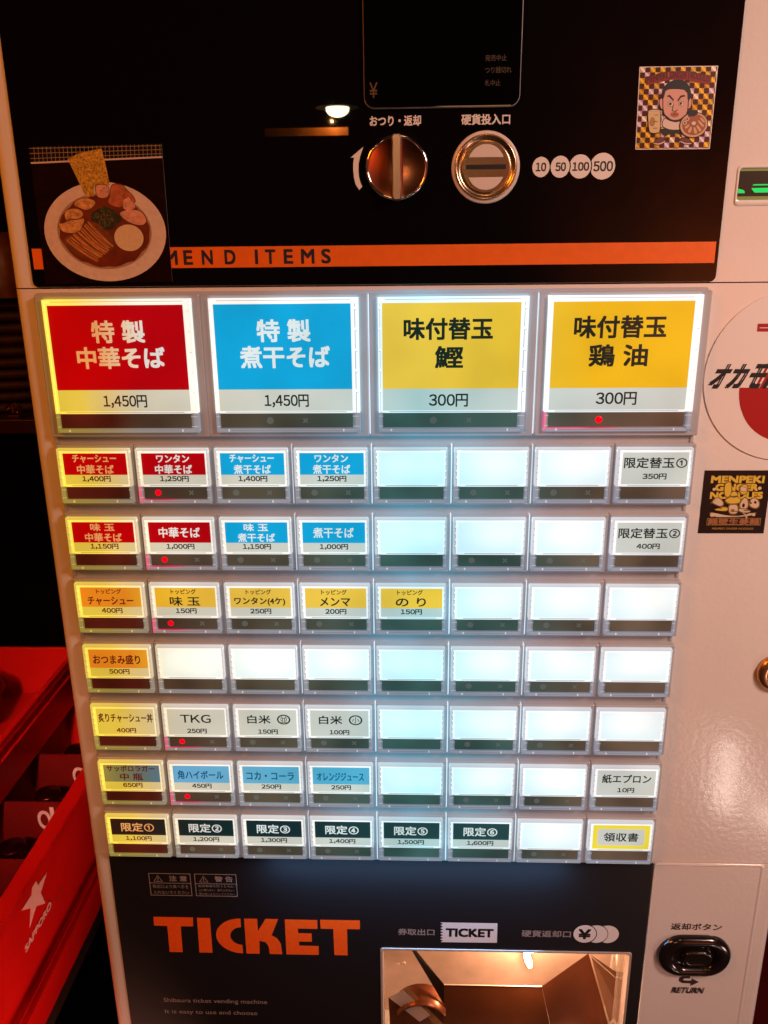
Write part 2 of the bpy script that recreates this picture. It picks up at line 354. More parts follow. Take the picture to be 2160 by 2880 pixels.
# ---- green-lit slot on the right (bank note / card mouth)
GREEN = mat('green_lit_plastic', c(0, 120, 60), 0.2, emit=c(0, 225, 100), es=0.85)
GREENW = mat('pale_green_lit_edge', c(120, 140, 80), 0.3, emit=c(120, 160, 90), es=0.07)
mb = MB(400, 136, ZF); X0, X1, Y0, Y1 = 367.6, 432, 128.4, 143.6
mb.loft([rr(X0-1.2, X1+1.2, Y0-3.0, Y1+1.4, 2.0, 5, ZF), rr(X0-.9, X1+.9, Y0-2.6, Y1+1.1, 2.0, 5, ZF+0.5), rr(X0, X1, Y0-0.4, Y1, 1.6, 5, ZF+0.5), rr(X0, X1, Y0, Y1, 1.6, 5, ZF+0.1)], WHITE)
no = mb.build('note_slot', TM)
mb = MB(400, 136, ZF); mb.loft([rr(X0, X1, Y0, Y1, 1.6, 5, ZF+0.1), rr(X0, X1, Y0, Y1, 1.6, 5, ZF+0.06)], GREENW, cap1=True)
mb.box(X0+.1, 130.2, ZF+0.06, X1-.1, 142.2, ZF+0.16, mat('dark_olive_plastic', (0.012, 0.010, 0.002), 0.3)); mb.build('slot_liner', no)
mb = MB(400, 136, ZF)
mb.poly([(368.0, 131.7), (371.4, 131.7), (371.3, 132.5), (370.4, 133.3), (369.2, 133.5), (368.0, 133.9)], ZF+0.22, GREEN)
mb.poly([(376.4, 131.9), (429, 131.9), (429, 134.3), (374.6, 134.1), (374.9, 133.4)], ZF+0.22, GREEN)
mb.poly([(374.8, 135.3), (429, 135.3), (429, 136.0), (375.6, 135.9)], ZF+0.22, GREEN); mb.build('green_light', no)
# ---- door lock
mb = MB(423, -141.5, ZF); R = lambda r, z: ell(423.4, -141.5, r, r, z, 48)
mb.loft([R(12.4, ZF), R(12.6, ZF+0.8), R(12.0, ZF+2.4), R(10.2, ZF+4.0), R(8.0, ZF+4.7), R(7.4, ZF+4.2), R(7.0, ZF+4.2), R(6.6, ZF+4.9), R(5.4, ZF+5.0), R(5.1, ZF+3.4)], mat('brassy_lock_metal', (0.72, 0.36, 0.16), 0.26, 0.9), cap1=True)
lock = mb.build('door_lock', TM); mb = MB(423, -141.5, ZF); mb.box(422.9, -144.5, ZF+3.4, 423.9, -138.5, ZF+3.5, HOLE); mb.build('keyway', lock)
# rust-coloured smear left of the lock
# ------------------------------------------------------------------ button field
mb = MB(0, 0, ZF)
ZB = -6.6
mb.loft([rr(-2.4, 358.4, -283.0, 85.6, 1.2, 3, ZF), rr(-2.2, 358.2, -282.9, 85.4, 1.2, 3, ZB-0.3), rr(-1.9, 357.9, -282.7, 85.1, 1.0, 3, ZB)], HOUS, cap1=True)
for r in range(8):   # little steps in the plate beside each gap between rows
    yb = 6.0 if r == 0 else -33.6-41.05*(r-1)
    if r < 7:
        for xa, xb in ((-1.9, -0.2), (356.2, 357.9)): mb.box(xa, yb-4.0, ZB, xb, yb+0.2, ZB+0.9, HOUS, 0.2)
field = mb.build('button_backplate', TM)
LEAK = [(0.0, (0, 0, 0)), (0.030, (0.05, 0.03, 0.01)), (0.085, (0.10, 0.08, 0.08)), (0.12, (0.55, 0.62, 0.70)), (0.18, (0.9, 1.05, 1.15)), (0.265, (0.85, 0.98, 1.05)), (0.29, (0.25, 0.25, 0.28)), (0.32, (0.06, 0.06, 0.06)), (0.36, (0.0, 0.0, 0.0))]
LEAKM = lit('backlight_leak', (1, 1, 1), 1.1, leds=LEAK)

CB = lit('cover_edge_lit', (1, 1, 1), 0.95, 0.3, 0.15)
CB2 = lit('cover_edge_lit_soft', (0.72, 0.75, 0.80), 0.75, 0.3, 0.15)
CD = lit('cover_edge_dim', (0.25, 0.28, 0.34), 0.75, 0.8, 0.15)
CL = lit('cover_groove', (0.20, 0.24, 0.27), 0.6, 0.3, 0.2)
BAR = lit('smoked_status_bar', c(92, 84, 74), 0.85, 0.3, 0.25, leds=[(0.0, (0.85, 0.10, 0.06)), (0.034, (0.80, 0.12, 0.07)), (0.050, (0.85, 0.50, 0.35)), (0.085, (0.90, 0.75, 0.60)), (0.13, (0.75, 0.85, 0.75)), (0.19, (0.36, 1.25, 1.5)), (0.26, (0.45, 1.1, 1.25)), (0.31, (1.2, 0.95, 0.80)), (0.36, (1.3, 0.90, 0.75))], patch=0.35)
DOTM = lit('unlit_indicator', c(108, 110, 104), 0.72, 0.3, 0.3)
# clear lid over the card: thin clear plastic
k = N('clear_lid_plastic'); k.t.nodes.remove(k.b); tr_ = k.n('ShaderNodeBsdfTransparent'); gl = k.n('ShaderNodeBsdfGlossy', i_Roughness=0.06); fr = k.n('ShaderNodeFresnel', i_IOR=1.35)
mx = k.n('ShaderNodeMixShader'); k.l(fr.outputs[0], mx.inputs[0]); k.l(tr_.outputs[0], mx.inputs[1]); k.l(gl.outputs[0], mx.inputs[2]); k.l(mx.outputs[0], k.t.nodes['Material Output'].inputs[0]); CLEAR = k.m
k.m.cycles.use_transparent_shadow = True
# cover edge beside a lit red LED: the clear plastic pipes the red light along its lower rim
def ledcover(name, x0, y0, x1):
    k = N(name); b = k.b; tc = k.n('ShaderNodeTexCoord'); sp = k.n('ShaderNodeSeparateXYZ'); k.l(tc.outputs['Object'], sp.inputs[0])
    m1 = k.n('ShaderNodeMapRange', _1=x0/1000, _2=x1/1000, _3=1.0, _4=0.0); k.l(sp.outputs['X'], m1.inputs[0])
    rp = k.n('ShaderNodeValToRGB'); k.l(m1.outputs[0], rp.inputs[0]); e = rp.color_ramp.elements
    e[0].position = 0; e[0].color = (0.22, 0.22, 0.26, 1); e[1].position = 1; e[1].color = (0.85, 0.10, 0.28, 1); q = e.new(0.42); q.color = (0.30, 0.20, 0.24, 1); q = e.new(0.62); q.color = (0.80, 0.02, 0.12, 1); q = e.new(0.8); q.color = (0.70, 0.01, 0.10, 1)
    k.l(rp.outputs[0], b.inputs['Emission Color']); b.inputs['Emission Strength'].default_value = 0.62; b.inputs['Base Color'].default_value = (0.4, 0.3, 0.3, 1); return k.m
LEDC = ledcover('cover_edge_by_red_led', 0.3, 0, 41.5); LEDCB = ledcover('big_cover_edge_by_red_led', 22, 0, 62)
LEDM = mat('red_led', c(255, 0, 20), 0.3, emit=(1.0, 0.0, 0.012), es=1.0)

def housing(x0, x1, y0, y1, ix0, ix1, iy0, iy1):
    m = MB(); 
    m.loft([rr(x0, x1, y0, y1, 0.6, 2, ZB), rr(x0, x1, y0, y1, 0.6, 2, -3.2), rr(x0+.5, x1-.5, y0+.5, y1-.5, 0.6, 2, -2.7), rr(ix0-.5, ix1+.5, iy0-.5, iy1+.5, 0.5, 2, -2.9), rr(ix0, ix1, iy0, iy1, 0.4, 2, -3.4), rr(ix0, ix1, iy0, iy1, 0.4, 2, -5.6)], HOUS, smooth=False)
    m.loft([rr(ix0, ix1, iy0, iy1, 0.4, 2, -5.6), rr(ix0+.1, ix1-.1, iy0+.1, iy1-.1, 0.4, 2, -5.65)], CD, cap1=True); return m
def cover(x0, x1, yt, yb, lx0, lx1, lt, lb, bt, bb, dm, big):
    """clear lid: outer rim, bright side strips with clips, card window, dim lower part"""
    m = MB(); g = 0.35
    z = -1.0
    # top strip
    m.box(x0, yt-1.0, -5.5, x1, yt, z+0.4, CB2 if not big else CB); m.box(x0+4, yt-1.25, -5.5, x1-4, yt-1.0, z-0.4, CL); m.box(x0, lt, -5.5, x1, yt-1.25, z-0.2, CB); 
    for a, b_, inner in ((x0, lx0, 1), (x1, lx1, -1)):
        w3 = (b_-a)
        m.box(a, bt+.4, -5.5, a+w3*0.42, yt, z+0.5, CB2 if not big else CB); m.box(a+w3*0.42, bt+.4, -5.5, a+w3*0.52, lt, z-1.2, CL); m.box(a+w3*0.52, bt+.4, -5.5, b_, lt, z-0.2, CB)
        n = 4 if not big else 5
        for i in range(n):    # clips
            yy = lt-2.2-i*(lt-bt-4)/n
            m.box(a+w3*0.25, yy-0.9, z, a+w3*0.62, yy+0.5, z+0.25, CB); m.box(a+w3*0.18, yy-1.15, z+.5, a+w3*0.5, yy-0.95, z+0.53, CL)
        m.box(a, yb, -5.5, a+w3*0.55, bt+.4, z+0.5, dm if (inner == 1 and dm is not None) else CD); m.box(a+w3*0.55, bb-1.0, -5.5, b_, bt+.4, z-.3, CD)
        for yy in (bb+.8, bt-1.6): m.box(a+w3*0.1, yy, z+.5, b_, yy+0.22, z+0.55, CB2)
    # separators
    m.box(lx0, bt+.2, -5.5, lx1, lb, z-0.1, CB); m.box(lx0+3.5, (lb+bt)/2+.05, z-.1, lx1-3.5, (lb+bt)/2+.3, z-.05, CL)
    # lower rim
    m.box(x0+.6, bb-1.1, -5.5, x1-.6, bb, z-0.3, dm or CD); m.box(x0, yb, -5.5, x1, bb-1.1, z+0.5, CD)
    m.box(x0+8, bb-1.45, z-.3, x1-8, bb-1.2, z+0.52, CL); m.box(x0+6.4, bb-1.9, z+.5, x0+7.2, bb-.7, z+.7, CB2); m.box(x1-9.6, bb-1.9, z+.5, x1-8.8, bb-.7, z+.7, CB2)
    m.quad(lx0-.4, bb-.6, lx1+.4, lt+.5, z+0.1, CLEAR)
    return m
def cutmesh(m, name):
    me = bpy.data.meshes.new(name); me.from_pydata([(x/1000, -z/1000, y/1000) for x, y, z in m.v], [], m.f)
    for q in m.mats: me.materials.append(q)
    me.polygons.foreach_set('material_index', m.mi); me.polygons.foreach_set('use_smooth', m.sm); me.update(); return me
HM = cutmesh(housing(-1.0, 43.7, -33.4, 2.0, 0.0, 41.8, -32.0, 0.2), 'menu_button')
BHM = cutmesh(housing(-1.8, 87.9, 6.6, 84.2, 2.6, 83.4, 9.2, 82.4), 'menu_button_large')
CM = {v: cutmesh(cover(0.3, 41.5, 0.0, -31.8, 3.3, 39.6, -2.5, -20.8, -22.3, -29.4, LEDC if v else None, False), 'cover') for v in (0, 1)}
BCM = {v: cutmesh(cover(3.0, 83.0, 82.0, 9.6, 5.3, 79.0, 79.0, 21.4, 20.0, 12.0, LEDCB if v else None, True), 'cover') for v in (0, 1)}
# inks, all lit from behind by the board
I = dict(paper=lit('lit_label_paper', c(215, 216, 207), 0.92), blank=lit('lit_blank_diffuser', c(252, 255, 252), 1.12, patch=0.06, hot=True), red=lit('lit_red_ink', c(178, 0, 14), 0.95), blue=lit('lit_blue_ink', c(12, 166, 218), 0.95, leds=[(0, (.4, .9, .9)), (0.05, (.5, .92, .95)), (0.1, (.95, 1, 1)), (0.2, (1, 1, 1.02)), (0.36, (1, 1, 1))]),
         yellow=lit('lit_yellow_ink', c(238, 196, 62), 0.95, leds=[(0.0, (1.0, 0.42, 0.2)), (0.03, (0.85, 0.40, 0.25)), (0.05, (1.0, 0.82, 0.5)), (0.1, (1.0, .98, 1.4)), (0.2, (0.95, 1.08, 1.4)), (0.25, (0.93, 1.0, .9)), (0.30, (1.0, .84, .20)), (0.36, (1.0, .80, .12))]),
         black=lit('lit_black_ink', c(34, 56, 58), 0.9, leds=[(0, (2.2, .2, .1)), (0.03, (1.6, .3, .2)), (0.06, (.5, .6, .5)), (0.12, (.4, .7, .8)), (0.2, (.9, 1.5, 1.6)), (0.25, (1.1, 1.7, 1.7)), (0.36, (1, 1.2, 1.3))]),
         grey=lit('lit_greyblue_ink', c(120, 186, 214), 0.9, leds=[(0, (1.9, .50, .06)), (0.012, (1.3, .42, .09)), (0.028, (.75, .34, .20)), (0.040, (.55, .38, .36)), (0.050, (.85, .85, 1.0)), (0.09, (.8, .95, 1.0)), (0.15, (.45, .95, 1.05)), (0.36, (1, 1, 1))]),
         white=lit('lit_white_letter', c(236, 242, 240), 0.9, leds=[(0, (1.0, .42, .12)), (0.03, (1.0, .38, .12)), (0.044, (1.0, .62, .36)), (0.056, (1.0, .86, .78)), (0.1, (.96, .98, 1)), (0.2, (.85, 1, 1)), (0.36, (1, 1, 1))]),
         ink=lit('lit_dark_letter', c(30, 42, 40), 0.75, leds=[(0, (13, .3, .2)), (0.03, (11, .3, .2)), (0.045, (1.8, .6, .5)), (0.09, (.8, .8, .7)), (0.16, (.4, .9, 1.1)), (0.22, (.4, 1.2, 1.0)), (0.29, (.7, .8, .6)), (0.36, (.7, .7, .6))]),
         tealink=lit('lit_teal_letter', c(20, 92, 120), 0.9, leds=[(0, (2.0, .3, .2)), (0.03, (1.6, .35, .25)), (0.05, (.6, .8, .8)), (0.1, (.8, .8, .9)), (0.18, (.6, 1.3, 1.4)), (0.36, (1, 1, 1))]),
         brightyel=lit('lit_bright_yellow', c(240, 220, 60), 0.95, leds=[(0, (1, 1, 1)), (0.36, (1, 1, 1))]))
STEP = {}
def button(ox, oy, big, bg, lines, price, led, label, dots=True):
    root = link(HM if not big else BHM, 'menu_button', (ox, oy, 0), TM, label=label)
    link((BCM if big else CM)[1 if led else 0], 'cover', (ox, oy, 0), root)
    L = (5.3, 79.0, 79.0, 21.4, 33.4) if big else (3.3, 39.6, -2.5, -20.8, -15.1)
    z = -1.3
    m = MB(ox, oy, 0)
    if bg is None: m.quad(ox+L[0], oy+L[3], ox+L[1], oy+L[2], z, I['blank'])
    elif bg == 'paper' or bg == 'frame':
        m.quad(ox+L[0], oy+L[3], ox+L[1], oy+L[2], z, I['paper'] if bg == 'paper' else I['brightyel'])
    else:
        m.quad(ox+L[0], oy+L[3], ox+L[1], oy+L[4], z, I['paper']); m.quad(ox+L[0], oy+L[4], ox+L[1], oy+L[2], z, I[bg])
    if bg == 'frame':
        m.poly([(a, b) for a, b, _ in rr(ox+5.8, ox+37.0, oy-18.6, oy-4.8, 1.8, 5, 0)], z+0.03, lit('receipt_rim', c(250, 225, 120), .9, leds=[(0, (1, 1, 1)), (0.36, (1, 1, 1))]))
        m.poly([(a, b) for a, b, _ in rr(ox+6.5, ox+36.3, oy-17.9, oy-5.5, 1.4, 5, 0)], z+0.05, I['paper'])
    m.build('label_card' if bg else 'blank_card', root)
    if lines or price:
        m = MB(ox, oy, 0); ik = {'red': 'white', 'blue': 'white', 'black': 'white', 'grey': 'tealink'}.get(bg, 'ink')
        for t in lines:
            body, cx, cy, wd, ht = t[:5]; col = t[5] if len(t) > 5 else ik
            m.text(body, ox+cx, oy+cy, wd, ht, z+0.08, I[col], (0.34 if big else 0.12)*(1 if ht > 4.3 else .5)*(0 if body in '○並小' else 1))
        if price: m.text(price[0], ox+price[1], oy+price[2], price[3], price[4], z+0.08, I['ink'], 0.14 if big else 0.12)
        m.build('lettering', root)
    bx0, bx1, bt, bb = (5.1, 80.0, 20.0, 12.0) if big else (2.6, 39.6, -22.3, -29.4)
    m = MB(ox, oy, 0); m.quad(ox+bx0, oy+bb, ox+bx1, oy+bt, z, BAR); sb = m.build('status_bar', root)
    if big: dx, cxx, dy, rd = 33.0, 52.6, 16.0, 2.0
    else: dx, cxx, dy, rd = 11.2, 30.4, -25.7, 1.85
    if led:
        m = MB(ox, oy, 0); m.loft([ell(ox+dx, oy+dy, rd, rd, z, 20), ell(ox+dx, oy+dy, rd*.7, rd*.7, z+0.25, 20)], LEDM, cap1=True); m.build('red_light', root)
    if dots:
        m = MB(ox, oy, 0)
        if not led: m.poly([(a, b) for a, b, _ in ell(ox+dx, oy+dy, rd, rd, 0, 20)], z+0.05, DOTM)
        for s_ in (1, -1):
            a = math.radians(45*s_); u = (math.cos(a), math.sin(a)); n_ = (-u[1]*.42, u[0]*.42)
            m.poly([(ox+cxx-u[0]*1.7-n_[0], oy+dy-u[1]*1.7-n_[1]), (ox+cxx+u[0]*1.7-n_[0], oy+dy+u[1]*1.7-n_[1]), (ox+cxx+u[0]*1.7+n_[0], oy+dy+u[1]*1.7+n_[1]), (ox+cxx-u[0]*1.7+n_[0], oy+dy-u[1]*1.7+n_[1])], z+0.05+s_*.01, DOTM)
        m.build('indicator', root)
    return root
# big buttons
BP = lambda t, wd: (t, 42.6, 27.0, wd, 6.9)
button(0, 0, True, 'red', [('特 製', 42.6, 65.0, 28.5, 11.4), ('中華そば', 42.8, 51.0, 48.0, 11.2)], BP('1,450円', 24.2), False, 'large lit red button for the 特製中華そば special', dots=False)
button(90, 0, True, 'blue', [('特 製', 42.6, 65.0, 28.5, 11.4), ('煮干そば', 42.8, 51.0, 48.4, 11.4)], BP('1,450円', 24.2), False, 'large lit blue button for the 特製煮干そば special')
button(180.4, 0, True, 'yellow', [('味付替玉', 40.6, 65.4, 47.0, 11.0), ('鰹', 41.2, 50.4, 14.6, 11.2)], ('300円', 41.2, 27.0, 21.0, 6.9), False, 'large lit yellow button reading 味付替玉 鰹')
button(271.0, 0, True, 'yellow', [('味付替玉', 41.0, 65.8, 48.0, 11.2), ('鶏 油', 41.0, 50.8, 30.6, 11.2)], ('300円', 41.6, 27.6, 21.6, 6.9), True, 'large lit yellow button reading 味付替玉 鶏油 with a red light', dots=False)
# small buttons: (row, column) -> background, lines, price, led
YT = -3.2
def two(a, wa, b, wb): return [(a, 21.3, -5.6, wa, 4.5), (b, 21.3, -11.9, wb, 5.2)]
PR = lambda t: (t, 21.3, -17.5, {5: 15.6, 6: 16.3, 4: 12.4, 3: 9.4}[len(t)], 3.3)
PT = lambda t: (t, 21.3, -18.0, {5: 15.6, 6: 16.3, 4: 12.2, 3: 9.2}[len(t)], 3.2)
def top(b, wb, h=5.2): return [('トッピング', 20.5, -5.0, 15.0, 3.2), (b, 21.0, -11.2, wb, h)]
SM = {
 (0, 0): ('red', two('チャーシュー', 25, '中華そば', 21), PR('1,400円'), 0), (0, 1): ('red', two('ワンタン', 18.6, '中華そば', 21), PR('1,250円'), 1), (0, 2): ('blue', two('チャーシュー', 25, '煮干そば', 21), PR('1,400円'), 0), (0, 3): ('blue', two('ワンタン', 18.6, '煮干そば', 21), PR('1,250円'), 0), (0, 7): ('paper', [('限定替玉①', 21.6, -8.4, 34.5, 6.0)], ('350円', 21.6, -16.3, 13.0, 3.2), 0),
 (1, 0): ('red', two('味 玉', 14, '中華そば', 21.5), PR('1,150円'), 0), (1, 1): ('red', [('中華そば', 21.3, -8.8, 24.0, 6.2)], PR('1,000円'), 1), (1, 2): ('blue', two('味 玉', 14, '煮干そば', 21.5), PR('1,150円'), 0), (1, 3): ('blue', [('煮干そば', 21.3, -8.8, 23.4, 6.2)], PR('1,000円'), 0), (1, 7): ('paper', [('限定替玉②', 21.6, -8.8, 34.5, 6.0)], ('400円', 21.6, -16.8, 13.0, 3.2), 0),
 (2, 0): ('yellow', top('チャーシュー', 27.5), PR('400円'), 0), (2, 1): ('yellow', top('味 玉', 18.0, 5.8), PR('150円'), 1), (2, 2): ('yellow', top('ワンタン(4ケ)', 30.2), PR('250円'), 0), (2, 3): ('yellow', top('メンマ', 17.8, 5.4), PR('200円'), 0), (2, 4): ('yellow', top('の り', 17.6, 5.4), PR('150円'), 0),
 (3, 0): ('yellow', [('おつまみ盛り', 20.4, -9.2, 29.0, 6.0)], PR('500円'), 0),
 (4, 0): ('paper', [('炙りチャーシュー丼', 21.6, -9.0, 34.4, 6.2)], PT('400円'), 0), (4, 1): ('paper', [('TKG', 21.0, -9.2, 19.0, 5.6)], PT('250円'), 1), (4, 2): ('paper', [('白米', 16.0, -9.2, 14.4, 5.8), ('並', 31.6, -9.2, 5.2, 4.6), ('○', 31.6, -9.2, 8.4, 7.0)], PT('150円'), 0), (4, 3): ('paper', [('白米', 16.0, -9.2, 14.4, 5.8), ('小', 31.6, -9.2, 4.6, 4.2), ('○', 31.6, -9.2, 8.4, 7.0)], PT('100円'), 0),
 (5, 0): ('grey', [('サッポロラガー', 21.0, -5.0, 31.0, 4.4, 'ink'), ('中 瓶', 21.0, -11.2, 14.6, 5.2, 'ink')], PR('650円'), 0), (5, 1): ('grey', [('角ハイボール', 21.0, -9.2, 29.4, 6.2)], PR('450円'), 1), (5, 2): ('grey', [('コカ・コーラ', 21.0, -9.4, 30.4, 5.8)], PR('250円'), 0), (5, 3): ('grey', [('オレンジジュース', 21.0, -9.4, 30.0, 5.8)], PR('250円'), 0), (5, 7): ('paper', [('紙エプロン', 21.6, -8.6, 30.4, 6.2)], ('10円', 21.6, -17.0, 10.4, 3.3), 0),
 (6, 0): ('black', [('限定①', 21.0, -9.0, 21.6, 6.6)], ('1,100円', 21.0, -17.8, 17.0, 3.4), 0), (6, 1): ('black', [('限定②', 21.0, -9.0, 21.6, 6.6)], ('1,200円', 21.0, -17.8, 17.0, 3.4), 0), (6, 2): ('black', [('限定③', 21.0, -9.0, 21.6, 6.6)], ('1,300円', 21.0, -17.8, 17.0, 3.4), 0), (6, 3): ('black', [('限定④', 21.0, -9.0, 21.6, 6.6)], ('1,400円', 21.0, -17.8, 17.0, 3.4), 0),
 (6, 4): ('black', [('限定⑤', 21.0, -9.0, 21.6, 6.6)], ('1,500円', 21.0, -17.8, 17.0, 3.4), 0), (6, 5): ('black', [('限定⑥', 21.0, -9.0, 21.6, 6.6)], ('1,600円', 21.0, -17.8, 17.0, 3.4), 0), (6, 7): ('frame', [('領収書', 21.4, -11.6, 22.0, 6.6)], None, 0)}
CN = {'red': 'red', 'blue': 'blue', 'yellow': 'yellow', 'paper': 'white', 'grey': 'pale blue', 'black': 'black', 'frame': 'yellow-framed white'}
for r in range(7):
    for q in range(8):
        bg, li, pr, led = SM.get((r, q), (None, [], None, 0))
        nm = ' '.join(t[0] for t in li if t[0] != '○').replace(' ', '')
        lab = ('lit button with a %s card reading %s%s' % (CN[bg], nm, ' and a red light' if led else '')) if bg else 'lit button with a blank white card'
        button(q*45.0+(0.15*(q-4) if q > 4 else 0), -41.05*r, False, bg, li, pr, led, lab, dots=(bg is not None and 0 < q < 4) or (bg is None and q in (5, 6)))
# light escaping between neighbouring housings
for q in range(1, 4): mb = MB(90.2*q-2, 45, -3); mb.box(90.2*q-2.15, 8, ZB, 90.2*q-1.9, 83.6, -3.0, LEAKM); mb.build('backlight_gap', TM)
for r in range(7):
    for q in range(1, 8): mb = MB(45*q-1.2, -41.05*r-15, -3); mb.box(45*q-1.28, -41.05*r-32.6, ZB, 45*q-0.96, -41.05*r+1.7, -2.9, LEAKM); mb.build('backlight_gap', TM)

# ------------------------------------------------------------------ lower black panel
LZ = ZF+1.0
mb = MB(0, -283, ZF); Z0 = ZF+0.1
hx0, hx1, hy = 179.6, 353.3, -357.2
L0, L1, T0, B0 = -3.2, 361.4, -283.2, -560
for a, b, d_, e in ((L0, L1, hy, T0), (L0, hx0, B0, hy), (hx1, L1, B0, hy), (hx0, hx1, B0, -476)): mb.quad(a, d_, b, e, LZ, LOWBLACK)
mb.box(L0, B0, Z0, L0+.01, T0, LZ, LOWBLACK); mb.box(L1-.01, B0, Z0, L1, T0, LZ, LOWBLACK); mb.quad(L0, T0, L1, T0+.01, LZ, LOWBLACK)
mb.add([(L0, T0, Z0), (L1, T0, Z0), (L1, T0, LZ), (L0, T0, LZ)], [(0, 1, 2, 3)], LOWBLACK)
low = mb.build('lower_panel', TM); ZQ = LZ+0.05
m = MB(22, -350, LZ)
T_ = {
 'T': [(22.4, -334.0), (50.1, -334.0), (49.6, -341.7), (40.9, -341.8), (40.4, -364.6), (31.2, -364.6), (31.4, -341.8), (22.2, -341.6)],
 'I': [(52.9, -334.2), (61.9, -334.2), (61.6, -364.6), (52.3, -364.6)],
 'K': [(85.7, -334.2), (94.8, -334.2), (94.8, -344.8), (100.6, -334.1), (109.4, -334.1), (104.2, -348.2), (107.8, -350.6), (110.2, -355.4), (110.9, -364.7), (102.1, -364.7), (101.6, -358.0), (99.6, -354.4), (95.4, -353.3), (94.9, -364.7), (85.6, -364.7)],
 'E': [(114.0, -334.3), (136.5, -334.3), (136.4, -342.0), (122.8, -342.0), (122.9, -345.9), (132.2, -345.9), (132.1, -353.2), (123.0, -353.3), (123.1, -356.8), (136.7, -356.8), (136.5, -364.7), (113.8, -364.8)],
 'T2': [(138.5, -334.0), (165.9, -334.0), (165.8, -341.6), (156.9, -341.7), (156.8, -364.6), (147.5, -364.6), (147.4, -341.8), (138.6, -341.8)]}
T_['C'] = [(83.2+18.0*math.cos(math.radians(90+180*i/20)), -349.4+15.2*math.sin(math.radians(90+180*i/20))) for i in range(21)] + [(83.2+8.0*math.cos(math.radians(270-180*i/14)), -349.4+7.7*math.sin(math.radians(270-180*i/14))) for i in range(15)]
for kk, pts in T_.items(): m.poly(pts, ZQ, REDPRINT)
m.build('ticket_lettering', low)
m = MB(22, -300, LZ)
def frame(m, pts, wd, z, mt):
    q = grow(pts, -wd)
    for i in range(len(pts)): j = (i+1) % len(pts); m.poly([pts[i], pts[j], q[j], q[i]], z, mt)
def rectframe(m, x0, y0, x1, y1, wd, z, mt):
    m.quad(x0, y1-wd, x1, y1, z, mt); m.quad(x0, y0, x1, y0+wd, z, mt); m.quad(x0, y0+wd, x0+wd, y1-wd, z, mt); m.quad(x1-wd, y0+wd, x1, y1-wd, z, mt)
for x, t, ls in ((22.4, '注 意', ['取出口より奥へ手を', '入れないでください']), (53.8, '警 告', ['転倒事故を防ぐために', '上に乗らない、揺さぶらない、', '傾けないようにしてください'])):
    rectframe(m, x, -315.7, x+28.8, -297.0, 0.5, ZQ, GREYP); m.quad(x+.5, -305.4, x+28.3, -304.95, ZQ, GREYP)
    m.text(t, x+20.0, -301.2, 12.2, 4.4, ZQ, GREYP, 0.1)
    for i, l_ in enumerate(ls): m.text(l_, x+14.4, -305.4-(10.0/(len(ls)))*(i+.52), 24.6, 3.0 if len(ls) == 2 else 2.0, ZQ, GREYP)
    tri = [(x+3.0, -304.0), (x+9.4, -304.0), (x+6.2, -298.6)]; frame(m, tri, 0.75, ZQ, GREYP); m.quad(x+5.95, -302.6, x+6.45, -300.5, ZQ, GREYP); m.quad(x+5.95, -303.4, x+6.45, -302.95, ZQ, GREYP)
m.build('warning_lettering', low)
m = MB(22, -400, LZ); GP2 = mat('grey_thin_print', (0.36, 0.28, 0.25), 0.5)
m.text('Shibaura ticket vending machine', 60.3, -409.0, 75.0, 4.9, ZQ, GP2); m.text('It is easy to use and choose', 56.5, -419.6, 67.2, 4.8, ZQ, GP2)
m.build('caption_lettering', low)
m = MB(200, -343, LZ)
m.text('券取出口', 204.7, -343.1, 25.0, 5.4, ZQ, GREYP, 0.12); m.text('硬貨返却口', 293.8, -342.7, 33.4, 5.6, ZQ, GREYP, 0.12)
m.build('tray_lettering', low)
m = MB(240, -343, LZ); zig = []
n = 7
for i in range(n): zig += [(221.2, -334.5-i*17.0/n), (223.2, -334.5-(i+.5)*17.0/n)]
m.poly([(260.2, -334.4), *zig, (221.4, -351.5), (260.4, -351.2)], ZQ, WPRINT); sym = m.build('ticket_mark', low)
m = MB(240, -343, LZ); m.text('TICKET', 241.4, -343.0, 32.0, 6.6, ZQ+0.04, BLACKP, 0.42); m.build('ticket_mark_lettering', low)
m = MB(325, -342, LZ)
def half(x, cutr):   # coin seen behind another: crescent
    out = [(x+7.7*math.cos(math.radians(a)), -342.2+7.5*math.sin(math.radians(a))) for a in range(-90, 91, 10)]
    inn = [(x-7.8+cutr*math.cos(math.radians(a)), -342.2+cutr*math.sin(math.radians(a))) for a in range(58, -59, -8)]
    return [(x-.8, -349.6)] + out + [(x-.8, -334.8)] + inn
m.poly([(320.0+7.7*math.cos(math.radians(a)), -342.2+7.5*math.sin(math.radians(a))) for a in range(0, 360, 10)], ZQ, WPRINT)
for x in (327.8, 335.4): m.poly(half(x, 8.3), ZQ, WPRINT)
m.build('coin_symbol', low)
m = MB(320, -342, LZ); m.text('¥', 319.9, -342.4, 8.0, 8.0, ZQ+.04, BLACKP, 0.35); m.build('yen_lettering', low)

# ------------------------------------------------------------------ ticket and change tray
STEEL = mat('worn_stainless_steel', (0.66, 0.50, 0.40), 0.42, 0.35, bump=0.06, bscale=250, var=0.25, vscale=30, rvar=0.1)
DSTEEL = mat('brown_coated_steel', (0.17, 0.050, 0.016), 0.28, 0.6, bump=0.04, bscale=500, var=0.3, vscale=25)
CREAM = mat('cream_plastic', (0.62, 0.50, 0.42), 0.4, bump=0.05, bscale=300)
tray = thing('dummy', 'x', 'x', (266, -420, -40)); bpy.data.objects.remove(tray); POS.pop('dummy', None)
m = MB(266, -420, -40)
